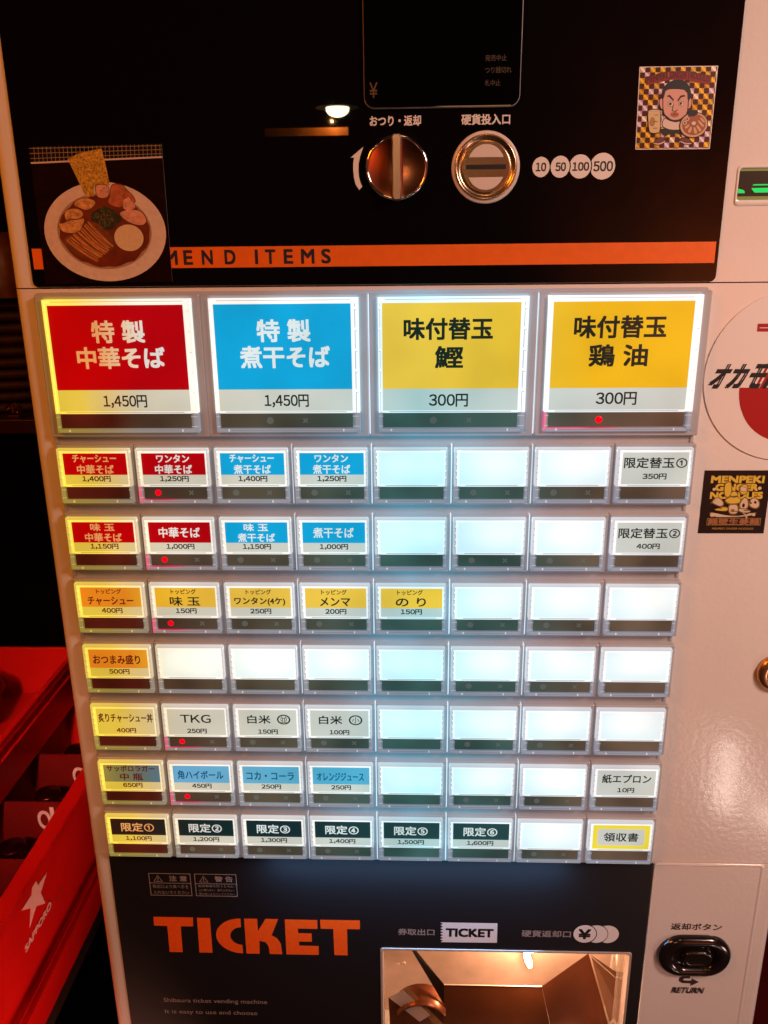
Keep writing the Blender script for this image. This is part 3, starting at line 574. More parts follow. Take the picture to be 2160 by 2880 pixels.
# rounded clear plastic frame round the opening
fr_ = mat('clear_frame_plastic', (0.34, 0.27, 0.22), 0.15, coat=1.0, emit=(0.9, 0.5, 0.3), es=0.02)
for dx0, zz, mm in ((0, LZ+0.9, fr_),):
    m.loft([rr(179.6, 353.3, -500, -357.2, 2.4, 4, ZF-30), rr(179.6, 353.3, -500, -357.2, 2.4, 4, zz-.3), rr(180.0, 352.9, -500, -357.6, 2.2, 4, zz), rr(181.2, 351.7, -500, -358.4, 1.8, 4, zz), rr(181.6, 351.3, -500, -358.8, 1.6, 4, zz-.3), rr(182.2, 350.8, -500, -359.2, 1.4, 4, ZF-6)], mm)
tr = m.build('ticket_tray', TM)
m = MB(266, -420, -40)
m.poly3([(176, -330, -46), (364, -330, -46), (364, -480, -66), (176, -480, -66)], STEEL); m.build('back_plate', tr)
m = MB(266, -420, -40)
m.poly3([(178, -340, -12), (176, -340, -46), (176, -480, -66), (178, -480, -12)], CREAM); m.build('side_plate', tr)
m = MB(266, -420, -40)
m.poly3([(362, -340, -12), (364, -340, -46), (364, -480, -66), (362, -480, -12)], CREAM); m.build('side_plate', tr)
m = MB(266, -420, -40); m.poly3([(176, -346, -12), (364, -346, -12), (364, -346, -47), (176, -346, -47)], DSTEEL); m.build('top_plate', tr)
def plate(name, pts, mt, th=0.8, rim=None):
    m = MB(266, -420, -40); b = [(x, y-th, z-th) for x, y, z in pts]; n = len(pts)
    m.add(pts+b, [list(range(n)), list(range(n, 2*n))[::-1]]+[(i, (i+1) % n, n+(i+1) % n, n+i)[::-1] for i in range(n)], mt)
    if rim: m.tube(rim, 0.45, STEEL, 6)
    return m.build(name, tr)
plate('chute_plate', [(225.2, -408.7, -25), (296.4, -408.5, -25), (304.6, -446, -25), (306, -480, -26), (226, -480, -26)], DSTEEL, rim=[(225.2, -408.4, -24.8), (296.4, -408.2, -24.8)])
plate('side_flap', [(296.6, -408.6, -25.2), (332.6, -393.4, -41), (351.5, -460, -41), (350, -482, -40), (306.4, -480, -26), (304.8, -446, -25.2)], DSTEEL)
plate('side_flap', [(334.2, -394.2, -40.5), (361.5, -413.8, -38), (362, -450, -36), (352.5, -458, -40.4)], mat('bronze_steel', (0.20, 0.09, 0.045), 0.4, 0.4, var=0.3, vscale=30), rim=[(333.6, -394.0, -40), (361.4, -421.0, -38)])
plate('side_flap', [(200.4, -391.4, -41), (203.4, -391.6, -41), (225.2, -408.6, -25.4), (225.6, -428, -25.4)], HOLE)
# coin cup, lower left
m = MB(266, -420, -40); pr = []
for i in range(13):
    a = math.radians(150-118*i/12); pr.append((209+21*math.cos(a), -443+21*math.sin(a)))
m.loft([[(x, y, -38) for x, y in pr], [(x, y, -20) for x, y in pr], [(x*0.95+10.4, y-1.2, -19.6) for x, y in pr]], DSTEEL, closed=False)
m.poly3([(x, y, -30) for x, y in pr]+[(226, -480, -30), (190, -480, -30)], DSTEEL); m.build('coin_cup', tr)
m = MB(266, -420, -40); m.poly3([(184.5, -420.4, -24), (195.3, -413.6, -24), (215.5, -434.5, -22), (207.4, -441.2, -22)], STEEL); m.poly3([(184.4, -420.6, -24.1), (207.4, -441.4, -22.1), (209, -470, -22), (186, -470, -24)], DSTEEL); m.poly3([(195.5, -413.4, -24.2), (199.5, -411.6, -24.4), (226.0, -445.5, -22.6), (222, -449, -22.4)], mat('amber_rail', (0.45, 0.24, 0.10), 0.25, 0.6)); m.build('coin_ramp', tr)
for x, y in ((191.2, -410.2), (195.6, -408.6)):
    m = MB(x, y, -30); m.loft([ell(x, y, 1.5, 1.5, -44, 16), ell(x, y, 1.3, 1.3, -42.6, 16)], STEEL, cap1=True); m.build('screw_head', tr)
# small tray bulb
BULB = mat('warm_bulb_glass', (1, .9, .7), 0.3, emit=(1.0, 0.80, 0.36), es=40)
m = MB(288, -396, -38)
rings = []
for i in range(11):
    t = i/10; rad = 2.5*math.sin(math.pi*min(1, t*1.0))**0.5+0.05; rings.append([(285.6+4.4*t+rad*math.cos(2*math.pi*k_/14), -389.5-17*t, -39+rad*math.sin(2*math.pi*k_/14)) for k_ in range(14)])
m.loft(rings, BULB); m.build('tray_bulb', tr)
pl = bpy.data.lights.new('tray_bulb_light', 'POINT'); pl.energy = 0.62; pl.color = (1.0, 0.52, 0.30); pl.shadow_soft_size = 0.004
po = bpy.data.objects.new('tray_bulb_light', pl); COL.objects.link(po); po.location = wpos((287, -384, -18))

# ------------------------------------------------------------------ return button on the door
BLK = mat('glossy_black_plastic', (0.010, 0.007, 0.006), 0.18, coat=0.6, bump=0.02, bscale=900)
ZD = ZF+0.7
def stad(x0, x1, y0, y1, z): return rr(x0, x1, y0, y1, (y1-y0)/2-.01, 12, z)
m = MB(395, -358, ZD)
m.loft([stad(370.0, 420.3, -375.0, -341.6, ZD), stad(370.2, 420.1, -374.8, -341.8, ZD+2.0), stad(372.0, 418.3, -373.2, -343.4, ZD+4.2), stad(375.0, 415.5, -371.0, -345.8, ZD+5.0), stad(378.4, 412.4, -369.2, -347.6, ZD+4.6), stad(380.6, 410.6, -368.0, -349.2, ZD+3.4), stad(382.0, 409.2, -367.0, -350.4, ZD+0.6)], BLK, cap1=True)
rb = m.build('return_button', TM)
m = MB(395, -358, ZD); m.loft([stad(386.4, 407.2, -365.6, -352.6, ZD+0.6), stad(386.6, 407.0, -365.4, -352.8, ZD+3.8), stad(387.8, 405.8, -364.4, -353.8, ZD+4.6), stad(389.6, 404.0, -362.8, -355.4, ZD+3.9)], BLK, cap1=True); m.build('push_piece', rb)
m = MB(395, -358, ZD)
m.text('返却ボタン', 394.8, -334.8, 34.0, 5.4, ZD+0.06, DARKP, 0.16); m.build('return_lettering', rb); m = MB(395, -390, ZD); m.text('RETURN', 394.4, -390.2, 21.4, 4.6, ZD+0.06, DARKP, 0.42, shear=0.2)
arr = [(395.0, -377.2), (390.0, -377.2), (387.6, -379.0), (387.4, -382.0), (389.8, -383.8), (395.8, -384.0), (395.8, -386.2), (401.6, -382.6), (396.2, -379.4), (396.1, -381.4), (391.2, -381.4), (390.4, -380.6), (391.2, -379.6), (395.0, -379.6)]
m.build('return_lettering', rb); m = MB(395, -382, ZD); m.poly(arr, ZD+0.06, DARKP); m.build('return_arrow', rb)

# ------------------------------------------------------------------ stickers and the photo print (things of their own)
ZS = ZP+0.25
RAM = {
  'photo': [(4.54,158.09),(73.57,158.73),(73.24,90.68),(4.12,90.14)],
  'rail': [(4.51,150.9),(73.43,152.93),(73.45,152.13),(4.49,150.09)],
  'nori': [(24.07,152.23),(29.69,154.62),(35.74,155.89),(42.24,156.92),(43.33,151.3),(44.72,139.49),(36.49,139.13),(35.65,134.09),(31.16,134.14),(28.13,141.98)],
  'plate': [(7.07,119.48),(72.01,115.5),(42.92,141.11),(37.3,91.23)],
  'soup': [(15.07,117.98),(63.39,118.88),(39.68,134.5),(38.12,98.52)],
  'egg': [(44.25,113.42),(59.82,113.26),(52.6,119.94),(51.21,106.58)],
  'ch1': [(36.79,139.59),(39.84,140.24),(44.22,139.5),(44.16,134.45),(41.96,132.63),(37.03,133.15),(36.66,136.38)],
  'ch2': [(44.97,139.49),(47.79,140.37),(51.68,139.64),(53.39,137.1),(56.58,134.31),(57.95,130.6),(54.16,130.18),(49.43,127.91),(44.54,128.9),(42.0,130.78),(43.81,133.53)],
  'ch3': [(49.31,129.08),(52.74,130.89),(55.71,130.62),(57.96,128.28),(55.32,126.92),(52.31,126.72)],
  'ch4': [(47.18,125.61),(51.38,127.43),(58.39,127.58),(61.63,124.99),(62.76,121.24),(60.55,119.15),(55.56,119.44),(50.79,121.83)],
  'won1': [(23.66,130.06),(27.0,132.8),(31.6,133.67),(36.87,131.77),(35.55,129.0),(31.27,126.72),(27.43,128.16)],
  'won2': [(18.56,125.46),(20.36,127.77),(24.99,128.65),(28.82,127.21),(29.49,124.41),(25.74,122.57),(21.28,123.09),(19.08,121.71)],
  'won3': [(14.43,120.82),(17.45,120.78),(21.78,123.08),(25.74,122.57),(29.93,123.93),(28.42,119.72),(26.0,116.45),(21.84,115.54),(17.35,116.06),(15.13,118.45)],
  'green': [(31.83,122.98),(35.33,127.14),(39.05,128.96),(43.44,127.98),(46.73,126.08),(49.39,122.79),(46.63,120.47),(43.3,117.68),(39.28,117.73),(35.57,120.59)],
  'noodle': [(16.36,112.27),(20.89,116.03),(27.01,116.44),(31.77,122.51),(38.38,118.68),(44.35,113.42),(44.33,108.66),(38.84,104.88),(33.37,101.57),(25.44,103.57),(19.75,106.99),(16.62,110.36)],
  'nood_dir': [(18.38,112.25),(33.37,101.57),(31.66,121.57),(43.43,109.62)],
  'edge': [(73.51,101.19),(73.24,90.68),(67.98,90.72)],
}
def flat(name, label, cat, o): return thing(name, label, cat, o)
BKG = mat('photo_dark_wood', (0.009, 0.0015, 0.0012), 0.3, spec=0.12, var=0.5, vscale=150)
PLATE = mat('photo_plate_glaze', (0.62, 0.47, 0.36), 0.4, var=0.10, vscale=400)
SOUP = mat('photo_soup', (0.15, 0.018, 0.004), 0.35, var=0.35, vscale=180)
NORI = mat('photo_toasted_nori', (0.50, 0.27, 0.025), 0.5, var=0.75, vscale=900)
MEAT = mat('photo_meat', (0.42, 0.10, 0.035), 0.5, var=0.4, vscale=350)
MEAT2 = mat('photo_pale_meat', (0.62, 0.28, 0.17), 0.5, var=0.3, vscale=400)
MEATD = mat('photo_meat_edge', (0.10, 0.018, 0.006), 0.5, var=0.3, vscale=400)
WONT = mat('photo_wonton_skin', (0.58, 0.27, 0.08), 0.5, var=0.5, vscale=350)
NOOD = mat('photo_noodles', (0.58, 0.22, 0.05), 0.5, var=0.3, vscale=600)
NOODD = mat('photo_noodle_shade_broth', (0.15, 0.030, 0.006), 0.5, var=0.3, vscale=500)
EGG = mat('photo_egg', (0.62, 0.44, 0.24), 0.5, var=0.08, vscale=700)
HERB = mat('photo_green_onion', (0.014, 0.014, 0.006), 0.5, var=0.8, vscale=700)
HERB2 = mat('photo_green_ring', (0.11, 0.11, 0.025), 0.5, var=0.4, vscale=700)
WIRE = mat('photo_wire_grid', (0.27, 0.19, 0.11), 0.5, var=0.2, vscale=400)
PHOTOEDGE = mat('photo_paper_edge', (0.55, 0.42, 0.36), 0.5)
ph = MB(39, 90, ZS); P_ = RAM['photo']
ph.loft([[(x, y, ZP) for x, y in P_][::-1], [(x, y, ZS) for x, y in P_][::-1]], PHOTOEDGE)
ph.poly(P_, ZS, BKG)
L_ = [0]
def lay(): L_[0] += 1; return ZS+0.02+0.008*L_[0]
zz = lay()
def frange(a, b, n): return [a+(b-a)*i/(n-1) for i in range(n)]
for i, x in enumerate(frange(6.4, 72.6, 31)):
    sl = -1.4*(1-i/30)+0.2; ph.poly([(x+sl*-.5, 158.15+0.5*i/31), (x+.26+sl*-.5, 158.15+0.5*i/31), (x+.26-sl*.5+(-.4), 150.6+2.0*i/31), (x-sl*.5-.4, 150.6+2.0*i/31)], zz, WIRE)
zz = lay()
for k_ in range(4):
    ph.poly([(4.5, 157.6-2.4*k_), (73.5, 158.3-1.9*k_-.2), (73.5, 158.0-1.9*k_-.2), (4.5, 157.3-2.4*k_)], zz, WIRE)
zz = lay(); ph.poly(RAM['rail'], zz, PHOTOEDGE)
zz = lay(); ph.poly(el2(RAM['plate'], 56), zz, PLATE)
zz = lay(); ph.poly(smooth(grow(el2(RAM['soup'], 20), 1.3)), zz, mat('photo_plate_inner', (0.33, 0.20, 0.12), 0.4, var=0.1, vscale=300))
zz = lay(); ph.poly([(x+0.5*math.sin(i*1.7), y+0.4*math.cos(i*2.3)) for i, (x, y) in enumerate(el2(RAM['soup'], 40))], zz, SOUP)
zz = lay(); ph.poly(RAM['nori'], zz, NORI)
for key, e_, f_ in (('ch2', MEATD, MEAT), ('ch1', MEATD, MEAT2), ('ch4', MEATD, MEAT2), ('ch3', MEATD, MEAT2)):
    zz = lay(); ph.poly(smooth(RAM[key], 2), zz, e_); zz = lay(); ph.poly(smooth(grow(RAM[key], -0.45), 2), zz, f_)
zz = lay(); ph.poly([(51, 132), (54, 133.5), (57, 129), (54, 126), (50.5, 128)], zz, MEAT2)
zz = lay(); ph.poly(smooth(RAM['noodle'], 1), zz, NOODD)
nd = RAM['nood_dir']; (ax, ay), (bx, by), (cx_, cy_), (dx_, dy_) = nd
zz = lay()
for i in range(24):
    t = i/23; x0 = ax+(cx_-ax)*t+random.uniform(-.6, .6); y0 = ay+(cy_-ay)*t+random.uniform(-.4, .4); x1 = bx+(dx_-bx)*t+random.uniform(-.8, .8); y1 = by+(dy_-by)*t+random.uniform(-.5, .5)
    mxx = (x0+x1)/2+random.uniform(-.5, .5); myy = (y0+y1)/2-random.uniform(0.2, 1.4); wdt = random.uniform(0.22, 0.40)
    pts = [(x0, y0), ((x0+mxx)/2, (y0+myy)/2-.2), (mxx, myy), ((x1+mxx)/2, (y1+myy)/2-.2), (x1, y1)]
    for a, b in zip(pts, pts[1:]): ph.poly([a, b, (b[0]+wdt*.4, b[1]+wdt), (a[0]+wdt*.4, a[1]+wdt)], zz+random.uniform(0, .006), NOOD)
for key in ('won3', 'won2', 'won1'):
    zz = lay(); ph.poly(smooth(RAM[key], 2), zz, MEATD); zz = lay(); ph.poly(smooth(grow(RAM[key], -0.35), 2), zz, WONT)
zz = lay(); g_ = RAM['green']; ph.poly(smooth([(x+random.uniform(-.8, .8), y+random.uniform(-.8, .8)) for x, y in smooth(g_)], 1), zz, HERB)
for x, y, r_ in ((38.6, 120.6, 2.2), (41.2, 121.4, 2.0), (36.4, 124.6, 1.2), (42.6, 125.6, 1.4), (39.6, 127.4, 1.1), (44.0, 122.4, 1.1)):
    zz = lay(); e_ = [(x+r_*.8*math.cos(i*math.pi/10), y+r_*math.sin(i*math.pi/10)) for i in range(20)]; frame(ph, e_, 0.28, zz, HERB2)
zz = lay()
for i in range(26):    # fine green onion threads
    a = random.uniform(0, 6.28); r_ = random.uniform(0.5, 6.0); x = 40+r_*math.cos(a)*1.15; y = 123.5+r_*math.sin(a)*.85; t = random.uniform(0, 3.14); l_ = random.uniform(.6, 1.6)
    ph.poly([(x, y), (x+l_*math.cos(t), y+l_*math.sin(t)), (x+l_*math.cos(t)+.12, y+l_*math.sin(t)+.14), (x+.12, y+.14)], zz+random.uniform(0, .006), HERB2 if i % 3 else WONT)
for key, cc in (('ch1', MEATD), ('ch2', MEATD), ('ch4', MEAT), ('won1', MEATD), ('won2', MEATD), ('won3', MEATD)):
    P0 = RAM[key]; mx_ = sum(p[0] for p in P0)/len(P0); my_ = sum(p[1] for p in P0)/len(P0)
    for i in range(5):
        x = mx_+random.uniform(-2.2, 2.2); y = my_+random.uniform(-1.4, 1.4); t = random.uniform(-.6, .9); l_ = random.uniform(.8, 2.0)
        ph.poly([(x, y), (x+l_*math.cos(t), y+l_*math.sin(t)), (x+l_*math.cos(t), y+l_*math.sin(t)+.22), (x, y+.16)], zz+.008+random.uniform(0, .004), cc)
zz = lay(); zz = lay(); ph.poly(grow(el2(RAM['egg'], 36), 0.5), zz, MEATD); zz = lay(); ph.poly(el2(RAM['egg'], 36), zz, EGG)
ph.build('photo_print', None, label='square photo print of a ramen bowl with egg and nori, taped over the orange stripe', cat='photo print')

# holographic sticker
HOL = {
  'sheet': [(313.46,189.95),(350.82,189.78),(350.73,153.0),(314.42,153.18)],
  'b1': [(316.16,185.65),(327.05,187.89),(327.71,184.19),(317.25,182.07)],
  'b2': [(327.83,187.94),(336.86,187.96),(337.11,183.99),(328.17,184.33)],
  'b3': [(337.36,187.67),(348.48,185.57),(347.8,181.74),(337.44,183.75)],
  'hair': [(325.83,175.62),(324.94,178.51),(325.94,181.36),(328.86,183.6),(331.92,184.27),(335.09,183.79),(337.83,181.47),(339.08,178.3),(339.0,176.0),(337.92,174.28),(337.09,179.47),(331.69,180.13),(326.7,179.92),(326.3,177.34)],
  'face': [(326.24,179.78),(331.68,180.27),(337.09,179.47),(337.9,176.01),(338.15,171.97),(337.83,168.78),(335.56,166.18),(332.76,165.64),(329.82,166.56),(327.1,168.64),(326.15,172.14),(325.8,175.91)],
  'earl': [(325.65,175.91),(324.24,175.79),(324.09,173.91),(325.09,171.58),(326.08,171.13)],
  'earr': [(338.06,176.01),(339.32,175.99),(339.96,174.25),(339.44,171.66),(338.39,171.09)],
  'browl': [(327.44,176.89),(328.81,177.45),(330.87,175.54),(330.8,174.68),(328.9,176.44)],
  'browr': [(332.82,174.94),(334.2,176.93),(335.73,177.34),(336.41,176.76),(334.57,176.35),(333.32,174.64)],
  'eyel': [(328.07,173.56),(329.35,174.99),(330.88,173.81),(330.99,172.65),(329.29,172.24)],
  'eyer': [(333.56,173.77),(334.41,174.77),(336.05,174.02),(336.04,172.58),(334.16,172.46)],
  'pupl': [(328.83,173.84),(329.73,174.26),(330.29,173.39),(329.57,172.67),(328.83,173.12)],
  'pupr': [(334.02,173.91),(334.77,174.33),(335.32,173.46),(334.76,172.74),(334.09,173.18)],
  'nose': [(330.93,173.23),(331.25,173.23),(330.86,170.62),(332.18,170.02),(333.19,171.02),(333.38,170.73),(332.38,169.67),(330.48,170.4)],
  'mouth': [(329.91,169.04),(331.74,169.74),(334.34,168.97),(333.21,167.53),(330.98,167.71)],
  'mouthl': [(330.25,168.8),(331.97,168.95),(334.11,168.74),(332.01,168.57)],
  'beard': [(327.07,168.93),(328.43,167.89),(330.47,166.4),(332.72,166.08),(335.2,166.63),(337.23,168.49),(337.57,168.2),(335.61,165.6),(332.82,165.05),(329.88,165.97),(327.49,167.76)],
  'shirt': [(327.23,167.18),(329.9,165.68),(333.13,165.05),(335.3,165.6),(335.99,161.78),(330.91,161.7),(327.63,162.78),(326.25,163.97)],
  'arml': [(325.35,168.67),(326.86,167.77),(327.53,163.95),(325.43,162.52),(325.57,164.57),(326.07,166.03)],
  'shorts': [(326.39,162.5),(330.9,161.85),(335.65,161.93),(336.59,158.82),(334.25,160.04),(331.06,160.08),(328.01,158.65),(325.22,161.34)],
  'legl': [(325.91,160.74),(327.62,161.16),(327.98,158.94),(327.45,157.77),(326.15,158.08)],
  'legr': [(336.19,159.71),(338.13,159.39),(338.27,157.91),(336.88,157.49)],
  'shoel': [(324.88,157.95),(328.06,158.05),(328.71,156.27),(325.8,154.82),(322.88,155.3),(323.41,156.63)],
  'shoer': [(335.9,157.8),(338.91,157.91),(341.29,156.39),(341.74,155.05),(338.89,154.94),(335.89,156.17)],
  'solel': [(328.71,156.27),(325.8,154.82),(322.88,155.3),(322.91,155.75),(325.75,155.36),(328.57,156.71)],
  'soler': [(335.89,156.17),(338.89,154.88),(341.74,155.05),(341.64,155.5),(338.84,155.39),(335.92,156.61)],
  'glass': [(318.72,170.36),(319.94,170.93),(323.72,171.02),(324.88,170.42),(325.56,161.04),(324.04,160.32),(321.48,160.36),(320.14,161.12)],
  'glasstop': [(319.18,170.5),(321.52,170.9),(324.39,170.57),(321.59,170.03)],
  'glassl': [(320.06,165.82),(320.86,167.56),(322.18,166.96),(322.55,164.61),(321.53,163.45),(320.37,164.06)],
  'bowl': [(335.25,164.43),(348.6,163.95),(341.41,169.31),(342.54,158.15)],
  'bowlin': [(336.38,164.27),(347.65,163.96),(341.5,168.43),(342.44,159.19)],
  'nori': [(338.45,170.51),(343.18,170.44),(343.36,168.7),(341.43,167.56),(338.72,167.74)],
  'egg1': [(337.42,166.6),(339.47,166.57),(338.45,167.31),(338.63,165.56)],
  'egg2': [(336.32,164.86),(338.38,164.83),(337.25,165.72),(337.44,163.82)],
  'naru': [(340.63,164.5),(342.85,164.47),(341.65,165.37),(341.83,163.61)],
  'm1': [(343.48,166.07),(345.12,165.46),(347.27,163.09),(346.38,162.52),(344.26,164.6)],
  'm2': [(342.8,163.45),(344.04,163.72),(346.22,161.05),(345.01,160.48)],
  'm3': [(341.59,162.88),(342.89,162.57),(344.11,159.9),(342.55,159.63)],
  'm4': [(340.29,163.19),(341.3,162.59),(340.61,159.95),(338.96,160.56)],
  'm5': [(338.93,164.09),(340.23,163.78),(338.21,161.75),(337.17,162.65)],
  'm6': [(343.99,167.23),(345.92,166.91),(347.56,164.84),(346.48,164.57)],
}
k = N('holographic_foil'); b = k.b; tc = k.n('ShaderNodeNewGeometry'); sp = k.n('ShaderNodeSeparateXYZ'); k.l(tc.outputs['Position'], sp.inputs[0])
mpx = k.n('ShaderNodeMath', operation='MULTIPLY'); mpx.inputs[1].default_value = 1/0.00245; k.l(sp.outputs['X'], mpx.inputs[0])
mpz = k.n('ShaderNodeMath', operation='MULTIPLY'); mpz.inputs[1].default_value = 1/0.00245; k.l(sp.outputs['Z'], mpz.inputs[0])
fx = k.n('ShaderNodeMath', operation='FLOOR'); k.l(mpx.outputs[0], fx.inputs[0]); fz = k.n('ShaderNodeMath', operation='FLOOR'); k.l(mpz.outputs[0], fz.inputs[0])
cb = k.n('ShaderNodeCombineXYZ'); k.l(fx.outputs[0], cb.inputs[0]); k.l(fz.outputs[0], cb.inputs[1]); wn = k.n('ShaderNodeTexWhiteNoise', noise_dimensions='2D'); k.l(cb.outputs[0], wn.inputs['Vector'])
rp = k.n('ShaderNodeValToRGB'); rp.color_ramp.interpolation = 'CONSTANT'; e = rp.color_ramp.elements; e[0].color = (0.70, 0.42, 0.03, 1); e[1].position = 0.40; e[1].color = (0.62, 0.50, 0.62, 1)
for pz, cc in ((0.55, (0.55, 0.30, 0.02)), (0.75, (0.75, 0.66, 0.50)), (0.88, (0.5, 0.35, 0.04))): q = e.new(pz); q.color = (*cc, 1)
k.l(wn.outputs['Value'], rp.inputs[0])
ck = k.n('ShaderNodeMath', operation='ADD'); k.l(fx.outputs[0], ck.inputs[0]); k.l(fz.outputs[0], ck.inputs[1]); md = k.n('ShaderNodeMath', operation='PINGPONG'); md.inputs[1].default_value = 1; k.l(ck.outputs[0], md.inputs[0])
fr1 = k.n('ShaderNodeMath', operation='FRACT'); k.l(mpx.outputs[0], fr1.inputs[0]); fr2 = k.n('ShaderNodeMath', operation='FRACT'); k.l(mpz.outputs[0], fr2.inputs[0])
dg_ = k.n('ShaderNodeMath', operation='ADD'); k.l(fr1.outputs[0], dg_.inputs[0]); k.l(fr2.outputs[0], dg_.inputs[1]); d1 = k.n('ShaderNodeMath', operation='SUBTRACT'); d1.inputs[1].default_value = 1; k.l(dg_.outputs[0], d1.inputs[0]); d2 = k.n('ShaderNodeMath', operation='ABSOLUTE'); k.l(d1.outputs[0], d2.inputs[0]); d3 = k.n('ShaderNodeMapRange', _1=0.0, _2=0.5, _3=1.5, _4=0.7); k.l(d2.outputs[0], d3.inputs[0])
vs_ = k.n('ShaderNodeVectorMath', operation='SCALE'); k.l(rp.outputs[0], vs_.inputs[0]); k.l(d3.outputs[0], vs_.inputs['Scale'])
mxc = k.n('ShaderNodeMix', data_type='RGBA'); k.l(md.outputs[0], mxc.inputs[0]); k.l(vs_.outputs[0], mxc.inputs[6]); mxc.inputs[7].default_value = (0.075, 0.014, 0.006, 1); k.l(mxc.outputs[2], b.inputs['Base Color'])
b.inputs['Metallic'].default_value = 0.25; b.inputs['Roughness'].default_value = 0.35; FOIL = k.m
SKIN = mat('sticker_skin_print', (0.62, 0.33, 0.26), 0.5); SHIRT = mat('sticker_shirt_print', (0.66, 0.52, 0.44), 0.5); REDP = mat('sticker_red_print', (0.24, 0.006, 0.005), 0.5); DREDP = mat('sticker_dark_red_print', (0.055, 0.004, 0.004), 0.5)
SHOE = mat('sticker_shoe_print', (0.14, 0.020, 0.018), 0.5); BOWLC = mat('sticker_bowl_print', (0.60, 0.36, 0.18), 0.5); BROTH = mat('sticker_broth_print', (0.33, 0.09, 0.03), 0.5); GLS = mat('sticker_glass_print', (0.62, 0.46, 0.22), 0.5); AMB = mat('sticker_amber_print', (0.42, 0.20, 0.03), 0.5)
hs = MB(332, 153, ZS); Q = HOL['sheet']
Q2 = grow(Q, 0.5)
hs.loft([[(x, y, ZP) for x, y in Q2][::-1], [(x, y, ZS) for x, y in Q2][::-1]], WPRINT); hs.poly(Q2, ZS, WPRINT); L_[0] = 0
hs.poly(Q, lay(), FOIL)
def fig(key, m, out=0.40, sm_=1, e_=False):
    pts = el2(HOL[key], 28) if e_ else smooth(HOL[key], sm_)
    if out: hs.poly(grow(pts, out), lay(), BLACKP)
    hs.poly(pts, lay(), m)
for bk in ('b1', 'b2', 'b3'):
    hs.poly(grow(HOL[bk], 0.25), lay(), DREDP); hs.poly(HOL[bk], lay(), REDP)
hs.text('MENPEKI', 321.9, 185.5, 9.8, 3.0, lay(), DREDP, 0.05, rot=0.22); hs.text('GINGER', 332.2, 186.3, 8.4, 3.1, lay(), DREDP, 0.05); hs.text('NOODLES', 342.9, 185.4, 9.8, 3.0, lay(), DREDP, 0.05, rot=-0.20)
for a in (('legl', SKIN), ('legr', SKIN), ('shoel', SHOE), ('shoer', SHOE)): fig(*a)
fig('solel', SHIRT, 0); fig('soler', SHIRT, 0); fig('shorts', BLACKP, .1); fig('arml', SHIRT); fig('shirt', SHIRT); fig('earl', SKIN); fig('earr', SKIN); fig('face', SKIN, .45, 2); fig('hair', BLACKP, .2)
fig('browl', BLACKP, 0.18, 0); fig('browr', BLACKP, 0.18, 0); fig('eyel', SHIRT, .16); fig('eyer', SHIRT, .16); fig('pupl', BLACKP, 0); fig('pupr', BLACKP, 0); fig('nose', BLACKP, 0, 0); fig('beard', BLACKP, 0); fig('mouth', MEAT, .12); fig('mouthl', BLACKP, 0)
fig('glass', GLS, .38, 1); fig('glasstop', SHIRT, .15); fig('glassl', AMB, .15)
for yy in (168.4, 165.4, 162.4): hs.poly([(322.0, yy), (324.0, yy), (324.0, yy+.25), (322.0, yy+.25)], lay(), BLACKP)
fig('bowl', BOWLC, .38, 1, True); fig('bowlin', BROTH, .1, 1, True); fig('nori', BLACKP, 0, 0)
for kx in ('m1', 'm2', 'm3', 'm4', 'm5', 'm6'): fig(kx, BOWLC, 0.12)
fig('egg1', SHIRT, .1, 1, True); fig('egg2', SHIRT, .1, 1, True); fig('naru', SHIRT, .1, 1, True)
for kx in ('egg1', 'egg2'): hs.poly(grow(el2(HOL[kx], 16), -0.45), lay(), REDP)
hs.build('holographic_sticker', None, label='square gold holographic sticker of a cartoon man holding a glass and a ramen bowl', cat='sticker')

# round sticker on the right
RC, RR_ = (407.3, 38.0), 46.7
rs = MB(407, 38, ZF); PAPER = mat('sticker_white_vinyl', (0.70, 0.64, 0.60), 0.42, bump=0.02, bscale=600); RB = mat('sticker_red_vinyl_print', (0.33, 0.004, 0.004), 0.42)
rs.loft([ell(*RC, RR_, RR_, ZF+.02, 96), ell(*RC, RR_, RR_, ZF+0.5, 96), ell(*RC, RR_-.3, RR_-.3, ZF+0.6, 96)], PAPER, cap1=True)
zr = ZF+0.6; rs.poly([(RC[0]+27.0*math.cos(math.radians(a)), 32.2+30.0*math.sin(math.radians(a))) for a in range(-180, 1, 6)], zr+.05, RB)
rs.text('オカモト', 396.5, 38.4, 64.5, 13.2, zr+.13, BLACKP, 0.75, shear=0.42) if False else None
for ch, x in (('オ', 369.6), ('カ', 379.2), ('モ', 389.4), ('ト', 399.4)): rs.text(ch, x, 38.4, 7.4, 12.2, zr+.13, BLACKP, 0.58, shear=0.44)
rs.poly([(386.0, 66.4), (428, 66.4), (428, 62.2), (386.0, 62.2)], zr+.05, RB); rs.poly([(387.2, 64.4), (428, 64.4), (428, 64.0), (387.2, 64.0)], zr+.09, PAPER)
for o_ in (0, 2.6): rs.poly([(388.4+o_, 32.0), (389.9+o_, 32.0), (402.5+o_, 62.0), (401.0+o_, 62.0)], zr+.07, RB)
rs.build('round_sticker', None, label='large round white sticker with black katakana and a red bowl, on the right side', cat='sticker')

